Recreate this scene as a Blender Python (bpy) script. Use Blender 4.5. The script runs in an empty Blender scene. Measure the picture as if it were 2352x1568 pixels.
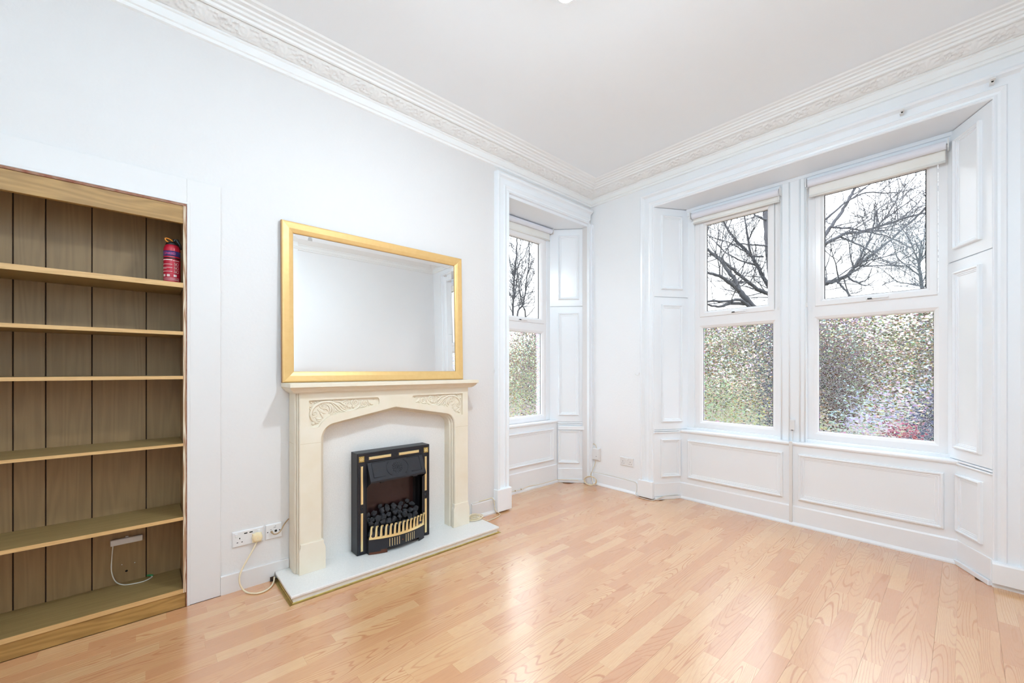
import bpy, bmesh, math, random
from mathutils import Vector, Matrix, noise

sc = bpy.context.scene
COL = sc.collection
PI = math.pi

# ------------------------------------------------------------------ camera
cam_d = bpy.data.cameras.new('camera')
cam_d.sensor_width = 36.0
cam_d.lens = 936.0 / 2352.0 * 36.0
cam_d.shift_y = 65.0 / 2352.0
cam_d.clip_start = 0.02
cam = bpy.data.objects.new('camera', cam_d)
cam.location = (0, 0, 1.25)
cam.rotation_euler = (math.radians(90), 0, math.radians(47.98))
COL.objects.link(cam)
sc.camera = cam

# ------------------------------------------------------------------ world: overcast sky, horizon dimmer than zenith
SKY_LOW, SKY_HIGH = 1.9, 6.4
world = bpy.data.worlds.new('overcast_sky')
sc.world = world
world.use_nodes = True
nt = world.node_tree
nt.nodes.clear()
tc = nt.nodes.new('ShaderNodeTexCoord')
sx = nt.nodes.new('ShaderNodeSeparateXYZ')
mr = nt.nodes.new('ShaderNodeMapRange')
mr.inputs['From Min'].default_value = 0.0; mr.inputs['From Max'].default_value = 1.0
mr.inputs['To Min'].default_value = SKY_LOW; mr.inputs['To Max'].default_value = SKY_HIGH
cr = nt.nodes.new('ShaderNodeValToRGB')
cr.color_ramp.elements[0].position = 0.0; cr.color_ramp.elements[0].color = (0.96, 0.97, 0.97, 1)
cr.color_ramp.elements[1].position = 0.45; cr.color_ramp.elements[1].color = (0.90, 0.94, 1.0, 1)
bg = nt.nodes.new('ShaderNodeBackground')
wo = nt.nodes.new('ShaderNodeOutputWorld')
nt.links.new(tc.outputs['Generated'], sx.inputs[0])
nt.links.new(sx.outputs['Z'], mr.inputs['Value'])
nt.links.new(sx.outputs['Z'], cr.inputs['Fac'])
nt.links.new(cr.outputs['Color'], bg.inputs['Color'])
nt.links.new(mr.outputs['Result'], bg.inputs['Strength'])
nt.links.new(bg.outputs[0], wo.inputs['Surface'])

# sky portals in the two window recesses (sampling guides, they give off no light)
def portal(name, loc, rot, sx_, sy_):
    l = bpy.data.lights.new(name, 'AREA'); l.shape = 'RECTANGLE'; l.size = sx_; l.size_y = sy_
    l.cycles.is_portal = True
    o = bpy.data.objects.new(name, l); o.location = loc; o.rotation_euler = rot
    COL.objects.link(o)
portal('window_portal', (-0.91, 4.15, 1.75), (math.radians(-90), 0, 0), 1.9, 2.3)
portal('side_window_portal', (-3.30, 2.9, 1.75), (math.radians(-90), 0, math.radians(90)), 0.95, 2.3)

# fill spot added to brighten the room, bounced off the ceiling behind the camera
fl = bpy.data.lights.new('bounce_fill', 'SPOT'); fl.energy = 370.0; fl.color = (0.66, 0.87, 1.0)
fl.spot_size = math.radians(95); fl.spot_blend = 0.8; fl.shadow_soft_size = 0.12
flo = bpy.data.objects.new('bounce_fill', fl); flo.location = (0.05, -0.55, 1.55)
flo.rotation_euler = (math.radians(180), 0, 0)
COL.objects.link(flo)

LAMP_STRENGTH = 1500.0
sc.view_settings.view_transform = 'Standard'
sc.view_settings.look = 'None'
sc.view_settings.gamma = 1.0
sc.view_settings.use_curve_mapping = False
sc.view_settings.exposure = 0.17
sc.cycles.use_denoising = True
sc.cycles.use_light_tree = False
sc.cycles.use_adaptive_sampling = True
sc.cycles.adaptive_threshold = 0.06
sc.cycles.adaptive_min_samples = 20
sc.cycles.max_bounces = 9
sc.cycles.diffuse_bounces = 7
sc.cycles.glossy_bounces = 3
sc.cycles.transmission_bounces = 4
sc.cycles.transparent_max_bounces = 6
sc.cycles.caustics_reflective = False
sc.cycles.caustics_refractive = True
sc.cycles.sample_clamp_indirect = 8.0

# ------------------------------------------------------------------ helpers
WORLD = {}
def bm_new(): return bmesh.new()

def box(bm, x0, x1, y0, y1, z0, z1):
    vs = [bm.verts.new(p) for p in ((x0,y0,z0),(x1,y0,z0),(x1,y1,z0),(x0,y1,z0),(x0,y0,z1),(x1,y0,z1),(x1,y1,z1),(x0,y1,z1))]
    for f in ((0,3,2,1),(4,5,6,7),(0,1,5,4),(1,2,6,5),(2,3,7,6),(3,0,4,7)):
        bm.faces.new([vs[i] for i in f])

def prism(bm, poly, z0, z1):
    a = [bm.verts.new((p[0], p[1], z0)) for p in poly]
    b = [bm.verts.new((p[0], p[1], z1)) for p in poly]
    n = len(poly)
    bm.faces.new(a[::-1]); bm.faces.new(b)
    for i in range(n):
        bm.faces.new([a[i], a[(i+1) % n], b[(i+1) % n], b[i]])

def sweep(bm, prof, p0, p1, U, V, m0=0.0, m1=0.0, caps=True, closed=True):
    p0, p1, U, V = Vector(p0), Vector(p1), Vector(U), Vector(V)
    D = (p1 - p0).normalized()
    a = [bm.verts.new(p0 + U*u + V*v + D*(m0*u)) for u, v in prof]
    b = [bm.verts.new(p1 + U*u + V*v + D*(m1*u)) for u, v in prof]
    n = len(prof)
    for i in range(n if closed else n-1):
        j = (i+1) % n
        bm.faces.new([a[i], a[j], b[j], b[i]])
    if caps and closed:
        bm.faces.new(a[::-1]); bm.faces.new(b)

def rings(bm, O, X, Y, N, rect, loops, cap=True, back=False):
    """mitred moulding: rect (x0,x1,y0,y1) in the frame O,X,Y; loops = (inset, height) from the outside in"""
    O, X, Y, N = Vector(O), Vector(X), Vector(Y), Vector(N)
    x0, x1, y0, y1 = rect
    L = []
    for ins, h in loops:
        L.append([bm.verts.new(O + X*a + Y*b + N*h) for a, b in ((x0+ins,y0+ins),(x1-ins,y0+ins),(x1-ins,y1-ins),(x0+ins,y1-ins))])
    for A, B in zip(L, L[1:]):
        for i in range(4):
            bm.faces.new([A[i], A[(i+1)%4], B[(i+1)%4], B[i]])
    if cap: bm.faces.new(L[-1])
    if back: bm.faces.new(L[0][::-1])

def smooth_path(pts, k=6):
    pts = [Vector(p) for p in pts]
    if len(pts) < 3: return pts
    out = []
    for i in range(len(pts)-1):
        p0 = pts[max(i-1,0)]; p1 = pts[i]; p2 = pts[i+1]; p3 = pts[min(i+2,len(pts)-1)]
        for j in range(k):
            t = j/k
            out.append(0.5*((2*p1)+(p2-p0)*t+(2*p0-5*p1+4*p2-p3)*t*t+(3*p1-p0-3*p2+p3)*t**3))
    out.append(pts[-1])
    return out

def tube(bm, pts, r, n=8, cap=True, closed=False):
    pts = [Vector(p) for p in pts]
    m = len(pts)
    rs = r if isinstance(r, (list, tuple)) else [r]*m
    rows = []
    ref = None
    for i, p in enumerate(pts):
        if closed: t = pts[(i+1)%m] - pts[i-1]
        else: t = pts[min(i+1,m-1)] - pts[max(i-1,0)]
        if t.length < 1e-9: t = Vector((0,0,1))
        t.normalize()
        if ref is None:
            ref = Vector((0,0,1)) if abs(t.z) < 0.9 else Vector((1,0,0))
        a = ref - t*ref.dot(t)
        if a.length < 1e-6:
            ref = Vector((1,0,0)) if abs(t.x) < 0.9 else Vector((0,1,0)); a = ref - t*ref.dot(t)
        a.normalize(); ref = a
        b = t.cross(a)
        rows.append([bm.verts.new(p + (a*math.cos(2*PI*k/n) + b*math.sin(2*PI*k/n))*rs[i]) for k in range(n)])
    for i in range(m if closed else m-1):
        A, B = rows[i], rows[(i+1)%m]
        for k in range(n):
            bm.faces.new([A[k], A[(k+1)%n], B[(k+1)%n], B[k]])
    if cap and not closed:
        bm.faces.new(rows[0][::-1]); bm.faces.new(rows[-1])

def lathe(bm, c, prof, n=24, axis='Z'):
    rows = []
    for r, h in prof:
        row = []
        for k in range(n):
            a = 2*PI*k/n
            d = {'Z': (r*math.cos(a), r*math.sin(a), h), 'X': (h, r*math.cos(a), r*math.sin(a)), 'Y': (r*math.sin(a), h, r*math.cos(a))}[axis]
            row.append(bm.verts.new(Vector(c)+Vector(d)))
        rows.append(row)
    for A, B in zip(rows, rows[1:]):
        for k in range(n):
            bm.faces.new([A[k], A[(k+1)%n], B[(k+1)%n], B[k]])
    bm.faces.new(rows[0][::-1]); bm.faces.new(rows[-1])

def blob(bm, c, r, flat=1.0, sub=1):
    res = bmesh.ops.create_icosphere(bm, subdivisions=sub, radius=r)
    for v in res['verts']:
        v.co = Vector(c) + v.co
    return res['verts']

def finish(bm, name):
    bmesh.ops.remove_doubles(bm, verts=bm.verts, dist=1e-6)
    bmesh.ops.recalc_face_normals(bm, faces=bm.faces)
    me = bpy.data.meshes.new(name)
    bm.to_mesh(me); bm.free()
    return me

def obj(name, bm, mat, parent=None, bev=0.0, smooth=False, kind=None, label=None, cat=None, group=None, norm=True):
    """one mesh object; origin at the foot of its bounding box"""
    me = finish(bm, name) if norm else None
    if me is None:
        me = bpy.data.meshes.new(name); bm.to_mesh(me); bm.free()
    vs = me.vertices
    lo = [min(v.co[i] for v in vs) for i in range(3)]; hi = [max(v.co[i] for v in vs) for i in range(3)]
    c = Vector(((lo[0]+hi[0])/2, (lo[1]+hi[1])/2, lo[2]))
    me.transform(Matrix.Translation(-c))
    o = bpy.data.objects.new(name, me)
    COL.objects.link(o)
    if mat is not None: me.materials.append(mat)
    base = WORLD[parent.name] if parent else Vector((0,0,0))
    o.location = c - base
    if parent: o.parent = parent
    WORLD[o.name] = c
    if bev:
        md = o.modifiers.new('edge', 'BEVEL'); md.width = bev; md.segments = 2; md.limit_method = 'ANGLE'; md.angle_limit = math.radians(40)
    if smooth:
        for p in me.polygons: p.use_smooth = True
    tag(o, label, cat, group, kind)
    return o

def tag(o, label=None, cat=None, group=None, kind=None):
    if label: o['label'] = label
    if cat: o['category'] = cat
    if group: o['group'] = group
    if kind: o['kind'] = kind

def thing(name, label, cat, loc, group=None, kind=None):
    o = bpy.data.objects.new(name, None)
    o.empty_display_size = 0.05
    o.location = loc
    COL.objects.link(o)
    WORLD[o.name] = Vector(loc)
    tag(o, label, cat, group, kind)
    return o

def struct(name, bm, mat, **k): return obj(name, bm, mat, kind='structure', **k)

# ------------------------------------------------------------------ materials
def nodes_of(m): return m.node_tree.nodes, m.node_tree.links

def pbr(name, col, rough=0.5, metal=0.0, spec=0.5, bump=None, var=None, coat=0.0):
    """bump = (scale, strength, distance); var = (scale, other colour, amount)"""
    m = bpy.data.materials.new(name); m.use_nodes = True
    N, L = nodes_of(m)
    b = N['Principled BSDF']
    b.inputs['Base Color'].default_value = (*col, 1)
    b.inputs['Roughness'].default_value = rough
    b.inputs['Metallic'].default_value = metal
    b.inputs['Specular IOR Level'].default_value = spec
    b.inputs['Coat Weight'].default_value = coat
    b.inputs['Coat Roughness'].default_value = 0.08
    t = None
    if bump or var:
        t = N.new('ShaderNodeTexCoord')
    if var:
        nz = N.new('ShaderNodeTexNoise'); nz.inputs['Scale'].default_value = var[0]; nz.inputs['Detail'].default_value = 5
        L.new(t.outputs['Object'], nz.inputs['Vector'])
        mx = N.new('ShaderNodeMix'); mx.data_type = 'RGBA'
        rp = N.new('ShaderNodeMapRange'); rp.inputs['From Min'].default_value = 0.35; rp.inputs['From Max'].default_value = 0.75; rp.inputs['To Max'].default_value = var[2]
        L.new(nz.outputs['Fac'], rp.inputs['Value'])
        L.new(rp.outputs['Result'], mx.inputs['Factor'])
        mx.inputs['A'].default_value = (*col, 1); mx.inputs['B'].default_value = (*var[1], 1)
        L.new(mx.outputs['Result'], b.inputs['Base Color'])
    if bump:
        nz = N.new('ShaderNodeTexNoise'); nz.inputs['Scale'].default_value = bump[0]; nz.inputs['Detail'].default_value = 4
        L.new(t.outputs['Object'], nz.inputs['Vector'])
        bp = N.new('ShaderNodeBump'); bp.inputs['Strength'].default_value = bump[1]; bp.inputs['Distance'].default_value = bump[2]
        L.new(nz.outputs['Fac'], bp.inputs['Height'])
        L.new(bp.outputs['Normal'], b.inputs['Normal'])
    return m

def wood(name, cols, axis=1, scale=14.0, stretch=0.08, rough=0.45, fine=0.35, bump=0.15):
    """grain lines along an axis (0 x, 1 y, 2 z) drawn as contours of stretched noise"""
    m = bpy.data.materials.new(name); m.use_nodes = True
    N, L = nodes_of(m); b = N['Principled BSDF']
    b.inputs['Roughness'].default_value = rough
    g = N.new('ShaderNodeNewGeometry')
    mp = N.new('ShaderNodeMapping')
    s = [1, 1, 1]; s[axis] = stretch
    mp.inputs['Scale'].default_value = s
    oi = N.new('ShaderNodeObjectInfo')
    ad = N.new('ShaderNodeVectorMath'); ad.operation = 'ADD'
    ml = N.new('ShaderNodeVectorMath'); ml.operation = 'SCALE'; ml.inputs[0].default_value = (13, 29, 7)
    L.new(oi.outputs['Random'], ml.inputs['Scale'])
    L.new(g.outputs['Position'], mp.inputs['Vector'])
    L.new(mp.outputs[0], ad.inputs[0]); L.new(ml.outputs[0], ad.inputs[1])
    nz = N.new('ShaderNodeTexNoise'); nz.inputs['Scale'].default_value = scale; nz.inputs['Detail'].default_value = 2
    L.new(ad.outputs[0], nz.inputs['Vector'])
    w = N.new('ShaderNodeMath'); w.operation = 'MULTIPLY'; w.inputs[1].default_value = 70
    sn = N.new('ShaderNodeMath'); sn.operation = 'SINE'
    L.new(nz.outputs['Fac'], w.inputs[0]); L.new(w.outputs[0], sn.inputs[0])
    n2 = N.new('ShaderNodeTexNoise'); n2.inputs['Scale'].default_value = scale*16; n2.inputs['Detail'].default_value = 3
    L.new(ad.outputs[0], n2.inputs['Vector'])
    a1 = N.new('ShaderNodeMapRange'); a1.inputs['From Min'].default_value = -1; a1.inputs['From Max'].default_value = 1
    a1.inputs['To Min'].default_value = 0.0; a1.inputs['To Max'].default_value = 1-fine
    L.new(sn.outputs[0], a1.inputs['Value'])
    a2 = N.new('ShaderNodeMath'); a2.operation = 'MULTIPLY_ADD'; a2.inputs[1].default_value = fine
    L.new(n2.outputs['Fac'], a2.inputs[0]); L.new(a1.outputs[0], a2.inputs[2])
    rp = N.new('ShaderNodeValToRGB')
    rp.color_ramp.elements[0].color = (*cols[0], 1); rp.color_ramp.elements[1].color = (*cols[1], 1)
    L.new(a2.outputs[0], rp.inputs['Fac']); L.new(rp.outputs['Color'], b.inputs['Base Color'])
    if bump:
        bp = N.new('ShaderNodeBump'); bp.inputs['Strength'].default_value = bump; bp.inputs['Distance'].default_value = 0.0005
        L.new(a2.outputs[0], bp.inputs['Height']); L.new(bp.outputs['Normal'], b.inputs['Normal'])
    return m

def s2l(r, g, b):
    f = lambda c: (c/255/12.92) if c/255 <= 0.04045 else ((c/255+0.055)/1.055)**2.4
    return (f(r), f(g), f(b))

M = {}
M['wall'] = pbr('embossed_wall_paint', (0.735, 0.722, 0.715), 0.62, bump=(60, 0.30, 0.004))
M['wall_lightened'] = pbr('lightened_wall_paint', (0.87, 0.885, 0.90), 0.6, bump=(60, 0.2, 0.003))  # the wall paint made lighter, as these walls get less light
M['wall_far'] = pbr('embossed_white_wall_paint', (0.85, 0.87, 0.89), 0.62, bump=(60, 0.30, 0.004))
M['ceiling'] = pbr('ceiling_paint', (0.875, 0.91, 0.94), 0.75, bump=(30, 0.08, 0.002))
M['trim'] = pbr('white_gloss_paint', (0.85, 0.888, 0.925), 0.22, bump=(25, 0.06, 0.002))
M['cornice'] = pbr('plaster_cornice_paint', (0.87, 0.885, 0.885), 0.6, bump=(120, 0.15, 0.001))
M['upvc'] = pbr('white_window_plastic', (0.86, 0.865, 0.88), 0.2)
M['oak'] = wood('oak_veneer', (s2l(140,104,54), s2l(186,146,84)), axis=1, scale=9, stretch=0.12, rough=0.42, fine=0.55)
M['oak_shelf'] = wood('oak_shelf_veneer', (s2l(134,110,66), s2l(162,136,88)), axis=1, scale=10, stretch=0.06, rough=0.45, fine=0.7)
M['oak_edge'] = wood('oak_edge_band', (s2l(190,150,95), s2l(222,184,128)), axis=1, scale=20, stretch=0.06, rough=0.45, fine=0.7)
M['panelling'] = wood('brown_wall_panelling', (s2l(136,109,75), s2l(160,130,90)), axis=2, scale=9, stretch=0.06, rough=0.5, fine=0.6)
M['groove'] = pbr('dark_groove', s2l(60,44,34), 0.8)
M['stone'] = pbr('cream_reconstituted_stone', s2l(231,223,206), 0.6, bump=(180, 0.12, 0.001), var=(9, s2l(224,212,186), 0.6))
M['casing'] = pbr('darkened_trim_paint', (0.735, 0.722, 0.715), 0.4, bump=(25, 0.06, 0.002))  # trim paint darkened to the wall's tone, where lamp light blows it out
M['marble'] = pbr('white_marble_resin', s2l(233,232,229), 0.24, var=(160, s2l(205,204,202), 0.35))
M['marble_edge'] = pbr('white_marble_riser', s2l(238,236,226), 0.3, var=(40, s2l(222,214,190), 0.4))
M['brass'] = pbr('brass', (0.95, 0.78, 0.42), 0.28, 0.85, bump=(90, 0.08, 0.001))
M['brass_dull'] = pbr('dull_brass_strip', (0.55, 0.42, 0.14), 0.4, 1.0, var=(30, (0.35,0.25,0.10), 0.7))
M['iron'] = pbr('black_cast_iron_paint', (0.012, 0.013, 0.019), 0.42, bump=(240, 0.25, 0.0008))
M['iron_dark'] = pbr('matt_black_interior', (0.008, 0.008, 0.010), 0.6)
M['screen'] = pbr('maroon_flame_screen', (0.035, 0.012, 0.013), 0.3)
M['coal'] = pbr('grey_coal', (0.055, 0.057, 0.066), 0.7, bump=(70, 0.8, 0.006), var=(60, (0.10,0.10,0.11), 0.6))
M['rust'] = pbr('rust', (0.11, 0.035, 0.016), 0.8)
M['gold'] = pbr('gold_leaf_frame', (0.80, 0.53, 0.22), 0.42, 0.45, bump=(45, 0.05, 0.001), var=(35, (0.74,0.46,0.17), 0.5))
M['gold_edge'] = pbr('dark_gilded_edge', (0.40, 0.22, 0.10), 0.5, 0.3)
M['mirror'] = pbr('silvered_glass', (0.93, 0.94, 0.94), 0.004, 1.0)
M['plastic'] = pbr('white_socket_plastic', s2l(226,226,226), 0.3)
M['cream_plastic'] = pbr('cream_plug_plastic', s2l(236,218,178), 0.35)
M['cream_cable'] = pbr('cream_cable', s2l(226,212,182), 0.4)
M['dirty_cable'] = pbr('grubby_brown_cable', s2l(170,142,106), 0.5)
M['white_cable'] = pbr('white_cable', s2l(222,220,212), 0.4)
M['black'] = pbr('black_plastic', (0.012, 0.012, 0.014), 0.4)
M['hole'] = pbr('dark_socket_hole', (0.004, 0.004, 0.004), 0.9)
M['blind'] = pbr('off_white_blind_fabric', s2l(238,238,235), 0.8, bump=(300, 0.1, 0.0005), var=(6, s2l(232,228,216), 0.5))
M['blind_roll'] = pbr('white_blind_roll', s2l(226,228,236), 0.7)
M['steel'] = pbr('steel', (0.5, 0.5, 0.52), 0.35, 1.0)
M['red'] = pbr('red_extinguisher_paint', (0.45, 0.008, 0.03), 0.25)
M['navy'] = pbr('navy_label_band', (0.035, 0.028, 0.14), 0.35)
M['print'] = pbr('pale_label_print', s2l(225,205,205), 0.5)
M['pinkprint'] = pbr('pink_label_print', s2l(205,60,110), 0.5)
M['orange'] = pbr('orange_pull_ring', (0.80, 0.28, 0.02), 0.4)
M['green'] = pbr('green_tape', (0.03, 0.28, 0.08), 0.5)
M['flake'] = wood('chipped_jamb_paint', (s2l(150,98,50), s2l(232,222,198)), axis=2, scale=26, stretch=0.06, rough=0.6, fine=0.35)
M['redwood'] = pbr('red_stained_wood_edge', s2l(128,62,34), 0.6, var=(30, s2l(210,190,160), 0.4))
M['gap_brown'] = pbr('dark_gap_brown', s2l(58,46,40), 0.9)
M['bark'] = pbr('grey_bark', (0.036,0.039,0.047), 0.9, bump=(12, 0.5, 0.02), var=(4, (0.07,0.074,0.085), 0.6))
M['bark_far'] = pbr('pale_bark', (0.075,0.078,0.092), 0.9)
M['grass'] = pbr('lawn', (0.085, 0.110, 0.038), 0.95, var=(0.5, (0.13,0.125,0.045), 0.9))
M['litter'] = pbr('leaf_litter', (0.14, 0.118, 0.085), 0.95, var=(1.2, (0.19,0.155,0.10), 0.9))
M['road'] = pbr('grey_road', (0.155, 0.16, 0.185), 0.8, var=(1, (0.12,0.125,0.14), 0.6))
M['hedge'] = pbr('hedge_leaf', (0.115, 0.130, 0.065), 0.8, var=(0.9, (0.30,0.24,0.09), 1.0))
M['twig'] = pbr('brown_twig', (0.085,0.068,0.060), 0.9)
M['car'] = pbr('dark_blue_car_paint', s2l(34,44,70), 0.2, coat=0.6)
M['carglass'] = pbr('car_glass', (0.01, 0.013, 0.016), 0.05)
M['carlight'] = pbr('red_rear_light', (0.22, 0.02, 0.05), 0.2)
M['tyre'] = pbr('tyre_rubber', (0.02, 0.02, 0.02), 0.8)

# clear pane: mostly straight through, with a faint reflection
def clear_glass():
    m = bpy.data.materials.new('clear_window_glass'); m.use_nodes = True
    N, L = nodes_of(m); N.clear()
    t = N.new('ShaderNodeBsdfTransparent'); t.inputs[0].default_value = (0.96, 0.97, 0.97, 1)
    g = N.new('ShaderNodeBsdfGlossy'); g.inputs['Roughness'].default_value = 0.01
    lw = N.new('ShaderNodeLayerWeight')
    pw = N.new('ShaderNodeMath'); pw.operation = 'POWER'; pw.inputs[1].default_value = 5.0
    f = N.new('ShaderNodeMath'); f.operation = 'MULTIPLY_ADD'; f.inputs[1].default_value = 0.92; f.inputs[2].default_value = 0.06
    L.new(lw.outputs['Facing'], pw.inputs[0]); L.new(pw.outputs[0], f.inputs[0])
    mx = N.new('ShaderNodeMixShader'); o = N.new('ShaderNodeOutputMaterial')
    L.new(f.outputs[0], mx.inputs[0]); L.new(t.outputs[0], mx.inputs[1]); L.new(g.outputs[0], mx.inputs[2]); L.new(mx.outputs[0], o.inputs['Surface'])
    return m
M['glass'] = clear_glass()

# crackle film: every cell bends the view its own way and carries a faint prism tint; cell borders are milky
def crackle_glass():
    m = bpy.data.materials.new('crackle_privacy_glass'); m.use_nodes = True
    N, L = nodes_of(m); N.clear()
    g = N.new('ShaderNodeTexCoord')
    mp = N.new('ShaderNodeMapping'); mp.inputs['Rotation'].default_value = (0, math.radians(14), 0); mp.inputs['Scale'].default_value = (0.55, 0.55, 1.0)
    L.new(g.outputs['Object'], mp.inputs['Vector'])
    nz = N.new('ShaderNodeTexNoise'); nz.inputs['Scale'].default_value = 60; nz.inputs['Detail'].default_value = 2
    L.new(mp.outputs[0], nz.inputs['Vector'])
    ad = N.new('ShaderNodeVectorMath'); ad.operation = 'MULTIPLY_ADD'; ad.inputs[1].default_value = (0.020, 0.020, 0.020)
    L.new(nz.outputs['Color'], ad.inputs[0]); L.new(mp.outputs[0], ad.inputs[2])
    v = N.new('ShaderNodeTexVoronoi'); v.inputs['Scale'].default_value = 125
    L.new(ad.outputs[0], v.inputs['Vector'])
    ve = N.new('ShaderNodeTexVoronoi'); ve.feature = 'DISTANCE_TO_EDGE'; ve.inputs['Scale'].default_value = 125
    L.new(ad.outputs[0], ve.inputs['Vector'])
    c = N.new('ShaderNodeVectorMath'); c.operation = 'SUBTRACT'; c.inputs[1].default_value = (0.5, 0.5, 0.5)
    L.new(v.outputs['Color'], c.inputs[0])
    sc_ = N.new('ShaderNodeVectorMath'); sc_.operation = 'SCALE'; sc_.inputs['Scale'].default_value = 0.72
    L.new(c.outputs[0], sc_.inputs[0])
    ge = N.new('ShaderNodeNewGeometry')
    a2 = N.new('ShaderNodeVectorMath'); a2.operation = 'ADD'
    L.new(ge.outputs['Normal'], a2.inputs[0]); L.new(sc_.outputs[0], a2.inputs[1])
    nn = N.new('ShaderNodeVectorMath'); nn.operation = 'NORMALIZE'
    L.new(a2.outputs[0], nn.inputs[0])
    hs = N.new('ShaderNodeHueSaturation'); hs.inputs['Saturation'].default_value = 0.75; hs.inputs['Value'].default_value = 1.35
    L.new(v.outputs['Color'], hs.inputs['Color'])
    lm = N.new('ShaderNodeMix'); lm.data_type = 'RGBA'; lm.inputs['Factor'].default_value = 0.45; lm.inputs['B'].default_value = (1,1,1,1)
    L.new(hs.outputs[0], lm.inputs['A'])
    r = N.new('ShaderNodeBsdfRefraction'); r.inputs['IOR'].default_value = 1.10; r.inputs['Roughness'].default_value = 0.10
    L.new(lm.outputs['Result'], r.inputs['Color']); L.new(nn.outputs[0], r.inputs['Normal'])
    gl = N.new('ShaderNodeBsdfGlossy'); gl.inputs['Roughness'].default_value = 0.08
    L.new(nn.outputs[0], gl.inputs['Normal'])
    m1 = N.new('ShaderNodeMixShader'); m1.inputs[0].default_value = 0.06
    L.new(r.outputs[0], m1.inputs[1]); L.new(gl.outputs[0], m1.inputs[2])
    df = N.new('ShaderNodeBsdfDiffuse'); df.inputs[0].default_value = (0.72, 0.73, 0.75, 1)
    tl = N.new('ShaderNodeBsdfTranslucent'); tl.inputs[0].default_value = (0.72, 0.73, 0.75, 1)
    m2 = N.new('ShaderNodeMixShader'); m2.inputs[0].default_value = 0.5
    L.new(df.outputs[0], m2.inputs[1]); L.new(tl.outputs[0], m2.inputs[2])
    e = N.new('ShaderNodeMapRange'); e.inputs['From Min'].default_value = 0.02; e.inputs['From Max'].default_value = 0.08; e.inputs['To Min'].default_value = 0.6; e.inputs['To Max'].default_value = 0.0
    L.new(ve.outputs['Distance'], e.inputs['Value'])
    m3 = N.new('ShaderNodeMixShader'); o = N.new('ShaderNodeOutputMaterial')
    L.new(e.outputs[0], m3.inputs[0]); L.new(m1.outputs[0], m3.inputs[1]); L.new(m2.outputs[0], m3.inputs[2])
    L.new(m3.outputs[0], o.inputs['Surface'])
    return m
M['crackle'] = crackle_glass()

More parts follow.
